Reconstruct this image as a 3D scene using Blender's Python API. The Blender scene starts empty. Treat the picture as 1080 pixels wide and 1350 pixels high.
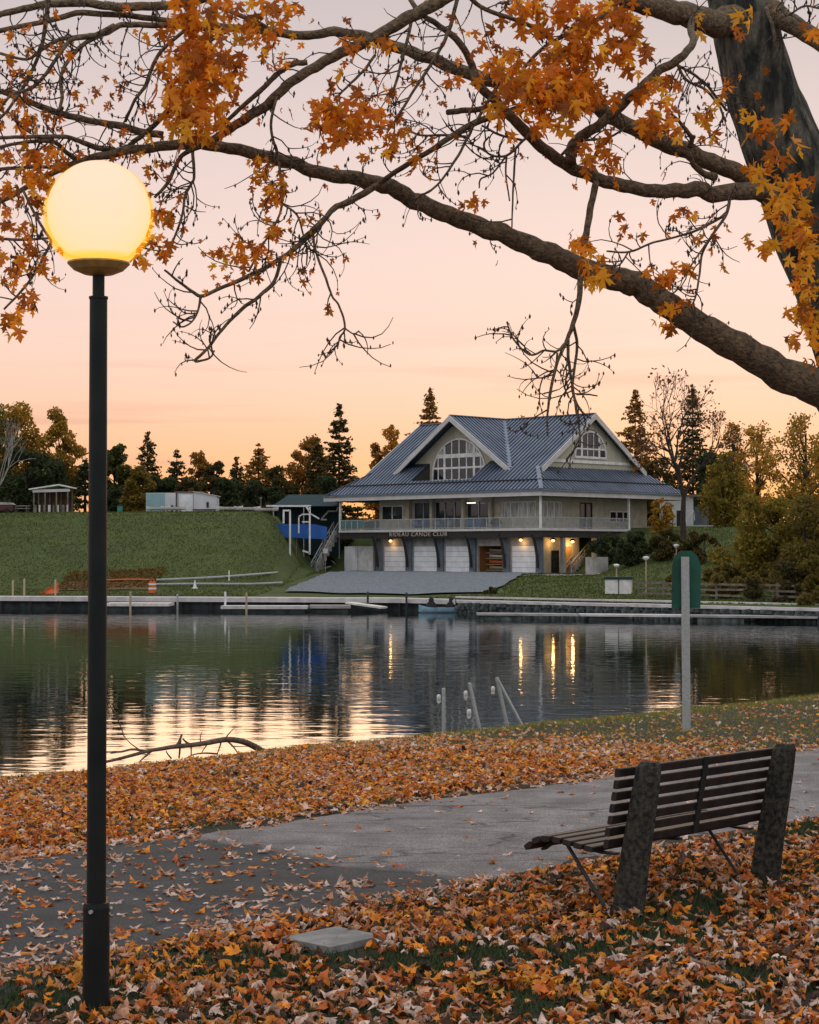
import bpy, bmesh, math, random
import numpy as np
from mathutils import Vector, Matrix, noise as mnoise

R = math.radians
rnd = random.Random(11)
nrg = np.random.default_rng(5)
scene = bpy.context.scene
col = scene.collection

# ------------------------------------------------------------------ camera
FPX, CX, CY = 2500.0, 540.0, 675.0
CAM = Vector((0, 0, 4.65))
PITCH = math.atan(55 / FPX)
cam_d = bpy.data.cameras.new('camera')
cam = bpy.data.objects.new('camera', cam_d)
col.objects.link(cam)
cam.location = CAM
cam.rotation_euler = (math.pi / 2 + PITCH, 0, 0)
cam_d.sensor_fit = 'HORIZONTAL'
cam_d.sensor_width = 36
cam_d.lens = 36 * FPX / 1080
cam_d.clip_start = 0.1
cam_d.clip_end = 6000
scene.camera = cam

# ------------------------------------------------------------------ world: dusk sky
world = bpy.data.worlds.new('World')
scene.world = world
world.use_nodes = True
wn, wl = world.node_tree.nodes, world.node_tree.links
wn.clear()
w_out = wn.new('ShaderNodeOutputWorld')
w_bg = wn.new('ShaderNodeBackground')
w_tc = wn.new('ShaderNodeTexCoord')
w_sep = wn.new('ShaderNodeSeparateXYZ')
wl.new(w_tc.outputs['Generated'], w_sep.inputs[0])
w_asin = wn.new('ShaderNodeMath'); w_asin.operation = 'ARCSINE'
wl.new(w_sep.outputs['Z'], w_asin.inputs[0])
w_map = wn.new('ShaderNodeMapRange')
w_map.inputs['From Min'].default_value = 0.0
w_map.inputs['From Max'].default_value = math.pi / 2
wl.new(w_asin.outputs[0], w_map.inputs['Value'])
w_ramp = wn.new('ShaderNodeValToRGB')
wl.new(w_map.outputs[0], w_ramp.inputs[0])
stops = [(0.0, (.98, .43, .125)), (1.8, (.97, .45, .18)), (3.2, (.93, .50, .295)), (4.6, (.90, .56, .41)), (6.2, (.86, .60, .50)),
         (8.6, (.82, .62, .555)), (11, (.76, .60, .56)), (13.8, (.66, .545, .53)), (16.5, (.55, .48, .48)), (26, (.66, .63, .64)), (48, (.84, .86, .90)), (90, (.88, .92, .99))]
cr = w_ramp.color_ramp
while len(cr.elements) < len(stops):
    cr.elements.new(0.5)
for e, (deg, c) in zip(cr.elements, stops):
    e.position = deg / 90
    e.color = (*c, 1)
# away from the sunset the sky stays cool and even
w_ramp2 = wn.new('ShaderNodeValToRGB')
wl.new(w_map.outputs[0], w_ramp2.inputs[0])
stops2 = [(0, (.60, .60, .66)), (8, (.74, .72, .76)), (26, (.80, .79, .82)), (90, (.80, .85, .92))]
cr = w_ramp2.color_ramp
while len(cr.elements) < len(stops2):
    cr.elements.new(0.5)
for e, (deg, c) in zip(cr.elements, stops2):
    e.position = deg / 90
    e.color = (*c, 1)
w_az = wn.new('ShaderNodeMapRange'); w_az.interpolation_type = 'SMOOTHSTEP'
w_az.inputs['From Min'].default_value = -.35
w_az.inputs['From Max'].default_value = .80
wl.new(w_sep.outputs['Y'], w_az.inputs['Value'])
w_dome = wn.new('ShaderNodeMix'); w_dome.data_type = 'RGBA'
wl.new(w_az.outputs[0], w_dome.inputs['Factor'])
wl.new(w_ramp2.outputs[0], w_dome.inputs['A']); wl.new(w_ramp.outputs[0], w_dome.inputs['B'])
# thin dusk cloud streaks
w_cmap = wn.new('ShaderNodeMapping')
w_cmap.inputs['Scale'].default_value = (5, 5, 90)
w_cmap.inputs['Location'].default_value = (1.3, 0.2, 0.4)
wl.new(w_tc.outputs['Generated'], w_cmap.inputs[0])
w_cn = wn.new('ShaderNodeTexNoise')
w_cn.inputs['Scale'].default_value = 1.0
w_cn.inputs['Detail'].default_value = 3.0
wl.new(w_cmap.outputs[0], w_cn.inputs['Vector'])
w_cr = wn.new('ShaderNodeMapRange')
w_cr.inputs['From Min'].default_value = .54
w_cr.inputs['From Max'].default_value = .66
w_cr.inputs['To Max'].default_value = .6
wl.new(w_cn.outputs['Fac'], w_cr.inputs['Value'])
w_cb = wn.new('ShaderNodeMapRange')      # clouds only low over the horizon
w_cb.inputs['From Min'].default_value = .13
w_cb.inputs['From Max'].default_value = .05
wl.new(w_sep.outputs['Z'], w_cb.inputs['Value'])
w_cm = wn.new('ShaderNodeMath'); w_cm.operation = 'MULTIPLY'
wl.new(w_cr.outputs[0], w_cm.inputs[0]); wl.new(w_cb.outputs[0], w_cm.inputs[1])
w_mix = wn.new('ShaderNodeMix'); w_mix.data_type = 'RGBA'
wl.new(w_cm.outputs[0], w_mix.inputs['Factor'])
wl.new(w_dome.outputs['Result'], w_mix.inputs['A'])
w_mix.inputs['B'].default_value = (.62, .36, .28, 1)
# a share of the physical sky on top of the dusk glow
w_sky = wn.new('ShaderNodeTexSky')
w_sky.sky_type = 'NISHITA'
w_sky.sun_disc = False
SUN_EL, SUN_AZ = R(6.0), R(8.0)          # sun just above the trees behind the boathouse
w_sky.sun_elevation = SUN_EL
w_sky.sun_rotation = SUN_AZ
w_sc = wn.new('ShaderNodeMix'); w_sc.data_type = 'RGBA'; w_sc.blend_type = 'ADD'
w_sc.inputs['Factor'].default_value = 0.003
wl.new(w_mix.outputs['Result'], w_sc.inputs['A'])
wl.new(w_sky.outputs[0], w_sc.inputs['B'])
wl.new(w_sc.outputs['Result'], w_bg.inputs['Color'])
w_bg.inputs['Strength'].default_value = 1.0
wl.new(w_bg.outputs[0], w_out.inputs[0])

sun_d = bpy.data.lights.new('sun', 'SUN')
sun_d.energy = 0.5
sun_d.angle = R(40)
sun_d.color = (1.0, .62, .32)
sun = bpy.data.objects.new('sun', sun_d)
col.objects.link(sun)
sdir = Vector((math.sin(SUN_AZ) * math.cos(SUN_EL), math.cos(SUN_AZ) * math.cos(SUN_EL), math.sin(SUN_EL)))
sun.rotation_euler = sdir.to_track_quat('Z', 'Y').to_euler()
sun.location = (0, 0, 60)

scene.view_settings.view_transform = 'Standard'
scene.view_settings.look = 'None'
scene.view_settings.gamma = 1
scene.view_settings.use_curve_mapping = False
scene.view_settings.exposure = 0.15
scene.render.engine = 'CYCLES'
scene.cycles.use_denoising = True
scene.cycles.max_bounces = 6
scene.cycles.transparent_max_bounces = 8

# ------------------------------------------------------------------ picture -> place
_F = Vector((0, math.cos(PITCH), math.sin(PITCH)))
_U = Vector((0, -math.sin(PITCH), math.cos(PITCH)))
def ray(px, py):
    d = _F + Vector((1, 0, 0)) * ((px - CX) / FPX) + _U * ((CY - py) / FPX)
    return d / d.y
def at(px, py, Y):
    return CAM + ray(px, py) * Y

def smooth(a, b, x):
    t = min(1, max(0, (x - a) / (b - a)))
    return t * t * (3 - 2 * t)
def interp(x, pts):
    if x <= pts[0][0]: return pts[0][1]
    for (x0, y0), (x1, y1) in zip(pts, pts[1:]):
        if x <= x1: return y0 + (y1 - y0) * (x - x0) / (x1 - x0)
    return pts[-1][1]

# near bank: t runs along the path, s runs from the camera towards the water
T2 = (.690, .724); N2 = (-.724, .690)
def ts(x, y): return T2[0] * x + T2[1] * y, N2[0] * x + N2[1] * y
def xy(t, s): return T2[0] * t + N2[0] * s, T2[1] * t + N2[1] * s
def znear(x, y):
    t, s = ts(x, y)
    s += .22 * mnoise.noise((t * .35, 3.1, 0)) + .1 * mnoise.noise((t * 1.3, 7.7, 0))
    z = interp(s, [(-30, 3.4), (0, 3.05), (4.5, 2.66), (11, 2.65), (15.6, 2.42), (16.6, 2.30), (17.4, 2.0), (21, -.4), (30, -1.2)])
    return z + .03 * mnoise.noise((x * .8, y * .8, 0)) * (0 if 7.2 < s < 11 else 1)

# far shore
def y_shore(x):
    return interp(x, [(-300, 205), (-120, 176), (-40, 163), (0, 155), (4, 150), (28, 128), (60, 112), (300, 60)])
BC, BU, BV = (13.2, 190.0), (-.7071, .7071), (.7071, .7071)
def B(a, b, z):
    return Vector((BC[0] + BU[0] * a + BV[0] * b, BC[1] + BU[1] * a + BV[1] * b, z))
def ab(x, y):
    dx, dy = x - BC[0], y - BC[1]
    return BU[0] * dx + BU[1] * dy, BV[0] * dx + BV[1] * dy
def zfar(x, y):
    v = y - y_shore(x)
    if v < 0: return -.2 + v * .5 if v < -.6 else .9 + v * 2.3
    lawn = interp(v, [(0, .9), (6, 1.2), (9, 1.6), (36, 8.5), (40, 9.0), (44, 9.1), (200, 9.6)])
    pad = interp(v, [(0, .9), (6, 1.05), (34, 2.6), (300, 2.7)])
    a, b = ab(x, y)
    pad += 4.5 * smooth(5.5, 12, b) * smooth(2, 5, a) + 4.5 * smooth(9, 17, b) * (1 - smooth(2, 5, a))
    right = interp(v, [(0, 1.05), (12, 1.5), (26, 2.4), (42, 4.4), (70, 7.3), (90, 7.8), (300, 9)])
    z = pad + (lawn - pad) * (1 - smooth(-16.4, -11.0, x - .03 * (y - 185)))
    z = z + (right - z) * smooth(16.5, 23, x)
    return z + .10 * mnoise.noise((x * .25, y * .25, 3)) * smooth(1, 6, v)

def hit(px, py, far=False):
    f = zfar if far else znear
    d = ray(px, py)
    lo, hi = (100, 330) if far else (5, 60)
    Y = lo
    while Y < hi:
        p = CAM + d * Y
        if p.z <= f(p.x, p.y): break
        Y += .05 if not far else .2
    p = CAM + d * Y
    return Vector((p.x, p.y, f(p.x, p.y)))

# ------------------------------------------------------------------ materials
MATS = {}
def mat(name, c, rough=.8, c2=None, scale=3.0, bump=0.0, bscale=None, metal=0.0, spec=.4, stretch=(1, 1, 1), detail=4.0, lo=.35, hi=.65, coat=0):
    m = bpy.data.materials.new(name); m.use_nodes = True
    n, l = m.node_tree.nodes, m.node_tree.links
    p = n['Principled BSDF']
    p.inputs['Roughness'].default_value = rough
    p.inputs['Metallic'].default_value = metal
    p.inputs['Specular IOR Level'].default_value = spec
    p.inputs['Base Color'].default_value = (*c, 1)
    tc = n.new('ShaderNodeTexCoord'); mp = n.new('ShaderNodeMapping')
    mp.inputs['Scale'].default_value = stretch
    l.new(tc.outputs['Object'], mp.inputs[0])
    if c2 is None: c2 = tuple(x * .72 for x in c)
    t = n.new('ShaderNodeTexNoise'); t.inputs['Scale'].default_value = scale; t.inputs['Detail'].default_value = detail
    l.new(mp.outputs[0], t.inputs['Vector'])
    mr = n.new('ShaderNodeMapRange'); mr.inputs['From Min'].default_value = lo; mr.inputs['From Max'].default_value = hi
    l.new(t.outputs['Fac'], mr.inputs['Value'])
    mx = n.new('ShaderNodeMix'); mx.data_type = 'RGBA'
    mx.inputs['A'].default_value = (*c, 1); mx.inputs['B'].default_value = (*c2, 1)
    l.new(mr.outputs[0], mx.inputs['Factor']); l.new(mx.outputs['Result'], p.inputs['Base Color'])
    if bump:
        b = n.new('ShaderNodeBump'); b.inputs['Strength'].default_value = 1; b.inputs['Distance'].default_value = bump
        t2 = n.new('ShaderNodeTexNoise'); t2.inputs['Scale'].default_value = bscale or scale * 4; t2.inputs['Detail'].default_value = 5
        l.new(mp.outputs[0], t2.inputs['Vector']); l.new(t2.outputs['Fac'], b.inputs['Height']); l.new(b.outputs[0], p.inputs['Normal'])
    MATS[name] = m
    return m
def leaf_mat(name, rough=.6, transl=.35, mottle=0):
    m = bpy.data.materials.new(name); m.use_nodes = True
    n, l = m.node_tree.nodes, m.node_tree.links
    p = n['Principled BSDF']; p.inputs['Roughness'].default_value = rough; p.inputs['Specular IOR Level'].default_value = .3
    a = n.new('ShaderNodeAttribute'); a.attribute_name = 'Col'
    t = n.new('ShaderNodeBsdfTranslucent'); mix = n.new('ShaderNodeMixShader'); mix.inputs[0].default_value = transl
    if mottle:
        tc = n.new('ShaderNodeTexCoord'); nz = n.new('ShaderNodeTexNoise'); nz.inputs['Scale'].default_value = mottle; nz.inputs['Detail'].default_value = 5
        l.new(tc.outputs['Object'], nz.inputs['Vector']); mr = n.new('ShaderNodeMapRange'); mr.inputs['From Min'].default_value = .3; mr.inputs['From Max'].default_value = .7
        mr.inputs['To Min'].default_value = .45; mr.inputs['To Max'].default_value = 1.35; l.new(nz.outputs['Fac'], mr.inputs['Value'])
        vs = n.new('ShaderNodeVectorMath'); vs.operation = 'SCALE'; l.new(a.outputs['Color'], vs.inputs[0]); l.new(mr.outputs[0], vs.inputs['Scale']); src = vs.outputs[0]
    else: src = a.outputs['Color']
    l.new(src, p.inputs['Base Color']); l.new(src, t.inputs['Color'])
    l.new(p.outputs[0], mix.inputs[1]); l.new(t.outputs[0], mix.inputs[2])
    l.new(mix.outputs[0], n['Material Output'].inputs[0])
    MATS[name] = m
    return m
def emit_mat(name, c, s):
    m = bpy.data.materials.new(name); m.use_nodes = True
    n, l = m.node_tree.nodes, m.node_tree.links
    n.remove(n['Principled BSDF'])
    e = n.new('ShaderNodeEmission'); e.inputs[0].default_value = (*c, 1); e.inputs[1].default_value = s
    l.new(e.outputs[0], n['Material Output'].inputs[0]); MATS[name] = m
    return m

M = MATS
mat('soil', (.030, .022, .012), .95, (.014, .022, .008), 2.2, .03, 30)
mat('lawn', (.074, .098, .016), .95, (.040, .058, .011), .3, .12, 4, detail=12, stretch=(1, 1.4, 1), lo=.3, hi=.7)
mat('gravel', (.21, .23, .25), .9, (.11, .125, .14), 3.5, .12, 5, detail=8)
mat('dirt', (.14, .075, .02), .95, (.07, .05, .018), .8, .1, 3)
mat('bark', (.15, .135, .10), .95, (.022, .026, .022), 16, .10, 22, stretch=(1, 1, .30), detail=8, lo=.38, hi=.6)
mat('limb_bark', (.27, .185, .105), .9, (.075, .058, .04), 30, .035, 55, lo=.3, hi=.7, detail=9)
mat('twig_bark', (.085, .062, .042), .9, (.04, .03, .024), 20)
mat('far_bark', (.045, .034, .026), .95, (.03, .022, .018), 2)
mat('pale_bark', (.34, .31, .27), .9, (.2, .18, .15), 2)
mat('black_paint', (.006, .009, .009), .5, (.012, .015, .014), 6, .0008, 80, spec=.22)
mat('bench_wood', (.030, .021, .018), .55, (.014, .010, .009), 14, .002, 60, stretch=(1, 1, 1), spec=.35)
mat('bench_concrete', (.075, .066, .05), .95, (.012, .014, .012), 34, .012, 90, lo=.36, hi=.62, detail=9)
mat('dark_metal', (.02, .022, .022), .5, spec=.5)
mat('galvanised', (.42, .44, .42), .55, (.33, .35, .34), 30, metal=.35)
mat('sign_green', (.006, .095, .055), .55, (.003, .042, .026), 3)
mat('slab', (.27, .265, .25), .95, (.17, .17, .165), 9, .006, 60)
mat('roof_metal', (.036, .056, .088), .45, (.026, .042, .068), .6, metal=.25, spec=.5)
mat('roof_seam', (.20, .235, .30), .4, (.13, .155, .21), .6, metal=.25)  # paler than the sheets, rib highlights put into the colour
mat('fascia', (.60, .58, .56), .7, (.50, .48, .46), 1.2)
mat('wall_tan', (.50, .45, .34), .85, (.38, .34, .25), 1.6, .03, 6)
mat('gable_tan', (.50, .47, .36), .85, (.42, .39, .29), 2.0, stretch=(1, 1, .2))
mat('white_paint', (.82, .81, .78), .6, (.62, .61, .58), 2)
mat('door_white', (.88, .89, .90), .6, (.74, .75, .77), 1.5)
mat('concrete', (.42, .40, .37), .9, (.26, .25, .23), 1.2, .02, 6)
mat('column', (.16, .19, .22), .8, (.11, .13, .15), 2)
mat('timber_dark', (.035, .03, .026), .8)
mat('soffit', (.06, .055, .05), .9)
mat('interior', (.03, .03, .03), .9)
mat('glass_dark', (.012, .016, .02), .06, (.02, .022, .026), .5, spec=.6)
mat('glass_green', (.05, .16, .15), .12, (.04, .12, .12), .5, spec=.6)
mat('curtain', (.55, .54, .48), .9, (.30, .30, .27), 5, stretch=(1, 1, .15), lo=.42, hi=.58)
mat('rail', (.42, .44, .43), .55)
mat('letters', (.50, .40, .34), .6)
mat('brick_red', (.22, .075, .04), .9, (.15, .05, .03), 3)
mat('dock_deck', (.66, .62, .60), .85, (.48, .45, .44), 1.2, stretch=(1, 1, 1))
mat('dock_side', (.016, .02, .022), .85, (.05, .06, .06), 1.3, .05, 3)
mat('rubble', (.13, .15, .145), .95, (.035, .045, .045), 2.2, .15, 3)
mat('blue_tarp', (.02, .12, .42), .6, (.015, .09, .34), .8)
mat('teal_tent', (.012, .040, .046), .7)
mat('container_teal', (.30, .46, .48), .7, (.25, .4, .43), .8)
mat('shed_white', (.62, .62, .63), .75, (.5, .5, .52), .7)
mat('shed_roof', (.20, .15, .12), .8)
mat('canoe_white', (.74, .71, .66), .4, spec=.5)
mat('orange_net', (.75, .16, .04), .7)
mat('wood_pole', (.50, .38, .24), .8)
mat('fence_wood', (.22, .19, .15), .9, (.12, .10, .08), 2)
mat('green_plastic', (.05, .28, .20), .5)
mat('bay_wood_lit', (.42, .17, .06), .8, (.28, .11, .04), 2)  # brightened brown, stands in for warm light inside the open bay
mat('brown_panel', (.10, .045, .025), .85, (.05, .03, .02), 2)
mat('red_body', (.10, .02, .02), .5)
mat('boat_blue', (.30, .48, .60), .5)
mat('dark_cloth', (.012, .014, .018), .8)
mat('driftwood', (.17, .115, .078), .9, (.09, .06, .045), 20)
mat('grass_far', (.05, .065, .018), .9)
leaf_mat('leaf', .55, .25, 22)
leaf_mat('leaf_single', .55, .25, 1.9)
leaf_mat('tree_leaf', .5, .55)
leaf_mat('foliage', .8, .42)
leaf_mat('grass', .8, .25)
emit_mat('lamp_glow', (.98, .73, .60), 1.0)
emit_mat('wall_lamp_glow', (1.0, .52, .16), 6.0)

# amber glass of the street lamp globe: thicker path through the glass at the rim reads deeper yellow
m = bpy.data.materials.new('amber_glass'); m.use_nodes = True
n, l = m.node_tree.nodes, m.node_tree.links
n.remove(n['Principled BSDF'])
tr = n.new('ShaderNodeBsdfTransparent')
va = n.new('ShaderNodeVolumeAbsorption'); va.inputs['Color'].default_value = (1.0, .74, .06, 1); va.inputs['Density'].default_value = 11
ve = n.new('ShaderNodeEmission'); ve.inputs[0].default_value = (1.0, .46, .02, 1); ve.inputs[1].default_value = 3.2     # the lit glass itself glows amber
vadd = n.new('ShaderNodeAddShader'); l.new(va.outputs[0], vadd.inputs[0]); l.new(ve.outputs[0], vadd.inputs[1])
l.new(tr.outputs[0], n['Material Output'].inputs['Surface']); l.new(vadd.outputs[0], n['Material Output'].inputs['Volume'])
M['amber_glass'] = m

# asphalt: older grey surface meets a darker relaid stretch
m = bpy.data.materials.new('asphalt'); m.use_nodes = True
n, l = m.node_tree.nodes, m.node_tree.links
p = n['Principled BSDF']; p.inputs['Roughness'].default_value = .9
g = n.new('ShaderNodeNewGeometry')
dt = n.new('ShaderNodeVectorMath'); dt.operation = 'DOT_PRODUCT'; dt.inputs[1].default_value = (T2[0], T2[1], 0)
l.new(g.outputs['Position'], dt.inputs[0])
nz = n.new('ShaderNodeTexNoise'); nz.inputs['Scale'].default_value = 1.1; nz.inputs['Detail'].default_value = 3
l.new(g.outputs['Position'], nz.inputs['Vector'])
ad = n.new('ShaderNodeMath'); ad.operation = 'MULTIPLY_ADD'; ad.inputs[1].default_value = 2.2
l.new(nz.outputs['Fac'], ad.inputs[0]); l.new(dt.outputs['Value'], ad.inputs[2])
mr = n.new('ShaderNodeMapRange'); mr.inputs['From Min'].default_value = 9.55; mr.inputs['From Max'].default_value = 9.85
l.new(ad.outputs[0], mr.inputs['Value'])
fine = n.new('ShaderNodeTexNoise'); fine.inputs['Scale'].default_value = 95; fine.inputs['Detail'].default_value = 2
l.new(g.outputs['Position'], fine.inputs['Vector'])
blot = n.new('ShaderNodeTexNoise'); blot.inputs['Scale'].default_value = 3.2; blot.inputs['Detail'].default_value = 6
l.new(g.outputs['Position'], blot.inputs['Vector'])
mx = n.new('ShaderNodeMix'); mx.data_type = 'RGBA'; mx.inputs['A'].default_value = (.034, .036, .038, 1); mx.inputs['B'].default_value = (.175, .160, .158, 1)
l.new(mr.outputs[0], mx.inputs['Factor'])
f1 = n.new('ShaderNodeMapRange'); f1.inputs['From Min'].default_value = .3; f1.inputs['From Max'].default_value = .7; f1.inputs['To Min'].default_value = .35; f1.inputs['To Max'].default_value = 1.65
l.new(fine.outputs['Fac'], f1.inputs['Value'])
f2 = n.new('ShaderNodeMapRange'); f2.inputs['From Min'].default_value = .3; f2.inputs['From Max'].default_value = .7; f2.inputs['To Min'].default_value = .62; f2.inputs['To Max'].default_value = 1.3
l.new(blot.outputs['Fac'], f2.inputs['Value'])
mm = n.new('ShaderNodeMath'); mm.operation = 'MULTIPLY'; l.new(f1.outputs[0], mm.inputs[0]); l.new(f2.outputs[0], mm.inputs[1])
cm = n.new('ShaderNodeMapping'); cm.inputs['Rotation'].default_value = (0, 0, -.81); cm.inputs['Scale'].default_value = (.55, 1.5, 1); l.new(g.outputs['Position'], cm.inputs[0])
cwn = n.new('ShaderNodeTexNoise'); cwn.inputs['Scale'].default_value = 3; cwn.inputs['Detail'].default_value = 6; l.new(cm.outputs[0], cwn.inputs['Vector'])
cmx = n.new('ShaderNodeMix'); cmx.data_type = 'RGBA'; cmx.inputs['Factor'].default_value = .22; l.new(cm.outputs[0], cmx.inputs['A']); l.new(cwn.outputs['Color'], cmx.inputs['B'])
cv = n.new('ShaderNodeTexVoronoi'); cv.feature = 'DISTANCE_TO_EDGE'; cv.inputs['Scale'].default_value = 1.3; l.new(cmx.outputs['Result'], cv.inputs['Vector'])
ck = n.new('ShaderNodeMapRange'); ck.inputs['From Min'].default_value = .002; ck.inputs['From Max'].default_value = .014; ck.inputs['To Min'].default_value = .35; l.new(cv.outputs['Distance'], ck.inputs['Value'])
mm2 = n.new('ShaderNodeMath'); mm2.operation = 'MULTIPLY'; l.new(mm.outputs[0], mm2.inputs[0]); l.new(ck.outputs[0], mm2.inputs[1]); mm = mm2
vm = n.new('ShaderNodeVectorMath'); vm.operation = 'SCALE'; l.new(mx.outputs['Result'], vm.inputs[0]); l.new(mm.outputs[0], vm.inputs['Scale'])
l.new(vm.outputs[0], p.inputs['Base Color'])
bp = n.new('ShaderNodeBump'); bp.inputs['Distance'].default_value = .004; l.new(fine.outputs['Fac'], bp.inputs['Height']); l.new(bp.outputs[0], p.inputs['Normal'])
M['asphalt'] = m

# water: calm river with low ripples lying across the view
m = bpy.data.materials.new('water'); m.use_nodes = True
n, l = m.node_tree.nodes, m.node_tree.links
p = n['Principled BSDF']
p.inputs['Base Color'].default_value = (.006, .014, .013, 1); p.inputs['Roughness'].default_value = .03; p.inputs['IOR'].default_value = 1.33
p.inputs['Specular IOR Level'].default_value = .62
g = n.new('ShaderNodeNewGeometry')
def wnoise(sx, sy, det):
    mp = n.new('ShaderNodeMapping'); mp.inputs['Scale'].default_value = (sx, sy, 1); l.new(g.outputs['Position'], mp.inputs[0])
    t = n.new('ShaderNodeTexNoise'); t.inputs['Scale'].default_value = 1; t.inputs['Detail'].default_value = det; l.new(mp.outputs[0], t.inputs['Vector'])
    return t
w1, w2, w3 = wnoise(.55, .9, 2), wnoise(1.6, 3.2, 2), wnoise(.03, .05, 2)
b1 = n.new('ShaderNodeBump'); b1.inputs['Distance'].default_value = .022; l.new(w1.outputs['Fac'], b1.inputs['Height'])
b2 = n.new('ShaderNodeBump'); b2.inputs['Distance'].default_value = .0042; l.new(w2.outputs['Fac'], b2.inputs['Height']); l.new(b1.outputs[0], b2.inputs['Normal'])
mr = n.new('ShaderNodeMapRange'); mr.inputs['From Min'].default_value = .35; mr.inputs['From Max'].default_value = .65; mr.inputs['To Min'].default_value = .35; mr.inputs['To Max'].default_value = 1.0
l.new(w3.outputs['Fac'], mr.inputs['Value']); l.new(mr.outputs[0], b1.inputs['Strength']); l.new(mr.outputs[0], b2.inputs['Strength'])
l.new(b2.outputs[0], p.inputs['Normal'])
M['water'] = m

# ------------------------------------------------------------------ mesh helpers
ORG = {}
class MB:
    def __init__(s): s.v = []; s.f = []
    def add(s, vs, fs):
        o = len(s.v); s.v += [tuple(v) for v in vs]; s.f += [tuple(i + o for i in f) for f in fs]; return s
    def obox(s, o, x, y, z):
        o, x, y, z = Vector(o), Vector(x), Vector(y), Vector(z)
        c = [o, o + x, o + x + y, o + y, o + z, o + x + z, o + x + y + z, o + y + z]
        fs = [(0, 3, 2, 1), (4, 5, 6, 7), (0, 1, 5, 4), (1, 2, 6, 5), (2, 3, 7, 6), (3, 0, 4, 7)]
        if x.cross(y).dot(z) < 0: fs = [f[::-1] for f in fs]
        return s.add(c, fs)
    def box(s, c, sx, sy, sz, ax=(1, 0), z0=True):
        X = Vector((ax[0], ax[1], 0)).normalized(); Yv = Vector((-X.y, X.x, 0)); c = Vector(c)
        o = c - X * sx / 2 - Yv * sy / 2 - (Vector((0, 0, 0)) if z0 else Vector((0, 0, sz / 2)))
        return s.obox(o, X * sx, Yv * sy, (0, 0, sz))
    def bar(s, p0, p1, w, h, up=(0, 0, 1)):
        p0, p1 = Vector(p0), Vector(p1); d = (p1 - p0).normalized(); u = Vector(up)
        sd = d.cross(u).normalized(); u = sd.cross(d).normalized()
        return s.obox(p0 - sd * w / 2 - u * h / 2, p1 - p0, sd * w, u * h)
    def tube(s, pts, rad, n=8, cap=True):
        pts = [Vector(p) for p in pts]
        if not isinstance(rad, (list, tuple)): rad = [rad] * len(pts)
        o = len(s.v); ref = None
        for i, p in enumerate(pts):
            d = (pts[min(i + 1, len(pts) - 1)] - pts[max(i - 1, 0)])
            if d.length < 1e-9: d = Vector((0, 0, 1))
            d.normalize()
            if ref is None: ref = Vector((1, 0, 0)) if abs(d.x) < .8 else Vector((0, 1, 0))
            sd = d.cross(ref).normalized(); up = sd.cross(d).normalized(); ref = up
            for k in range(n):
                a = 2 * math.pi * k / n
                s.v.append(tuple(p + (sd * math.cos(a) + up * math.sin(a)) * rad[i]))
        for i in range(len(pts) - 1):
            for k in range(n):
                k2 = (k + 1) % n
                s.f.append((o + i * n + k, o + i * n + k2, o + (i + 1) * n + k2, o + (i + 1) * n + k))
        if cap:
            s.f.append(tuple(o + k for k in range(n))[::-1]); s.f.append(tuple(o + (len(pts) - 1) * n + k for k in range(n)))
        return s
    def lathe(s, c, prof, n=24, cap=True):
        c = Vector(c); o = len(s.v)
        for r, z in prof:
            for k in range(n):
                a = 2 * math.pi * k / n; s.v.append((c.x + r * math.cos(a), c.y + r * math.sin(a), c.z + z))
        for i in range(len(prof) - 1):
            for k in range(n):
                k2 = (k + 1) % n; s.f.append((o + i * n + k, o + i * n + k2, o + (i + 1) * n + k2, o + (i + 1) * n + k))
        if cap:
            s.f.append(tuple(o + k for k in range(n))[::-1]); s.f.append(tuple(o + (len(prof) - 1) * n + k for k in range(n)))
        return s
    def prism(s, poly, off):
        """poly: list of points (3D), off: extrusion vector"""
        k = len(poly); off = Vector(off); vs = [Vector(p) for p in poly] + [Vector(p) + off for p in poly]
        fs = [tuple(range(k))[::-1], tuple(range(k, 2 * k))] + [(i, (i + 1) % k, k + (i + 1) % k, k + i) for i in range(k)]
        return s.add(vs, fs)

def link(name, mb, m, org, parent=None, smooth_s=False, cols=None):
    me = bpy.data.meshes.new(name)
    org = Vector(org)
    v = np.array(mb.v, dtype=np.float32) - np.array(org, dtype=np.float32)
    me.from_pydata(v.tolist(), [], mb.f)
    me.materials.append(M[m] if isinstance(m, str) else m)
    if cols is not None: set_cols(me, cols)
    if smooth_s:
        me.polygons.foreach_set('use_smooth', [True] * len(me.polygons))
    me.update()
    o = bpy.data.objects.new(name, me)
    col.objects.link(o)
    if parent is not None: o.parent = parent
    else: o.location = org
    ORG[o.name] = org
    return o
def set_cols(me, cols):
    a = me.color_attributes.new('Col', 'FLOAT_COLOR', 'POINT')
    c = np.ones((len(me.vertices), 4), dtype=np.float32); c[:, :3] = np.asarray(cols, dtype=np.float32)
    a.data.foreach_set('color', c.ravel())
def tag(o, label, cat, group=None):
    o['label'] = label; o['category'] = cat
    if group: o['group'] = group
    return o
def thing(name, label, cat, loc, group=None):
    o = bpy.data.objects.new(name, None); col.objects.link(o); o.location = Vector(loc); o.empty_display_size = .2
    ORG[o.name] = Vector(loc)
    return tag(o, label, cat, group)
def part(name, mb, m, parent, smooth_s=False, cols=None):
    return link(name, mb, m, ORG[parent.name], parent, smooth_s, cols)
def single(name, mb, m, org, label, cat, group=None, smooth_s=False, cols=None):
    return tag(link(name, mb, m, org, None, smooth_s, cols), label, cat, group)
def struct(name, mb, m, org=(0, 0, 0), kind='structure', smooth_s=False, cols=None):
    o = link(name, mb, m, org, None, smooth_s, cols); o['kind'] = kind
    return o

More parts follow.
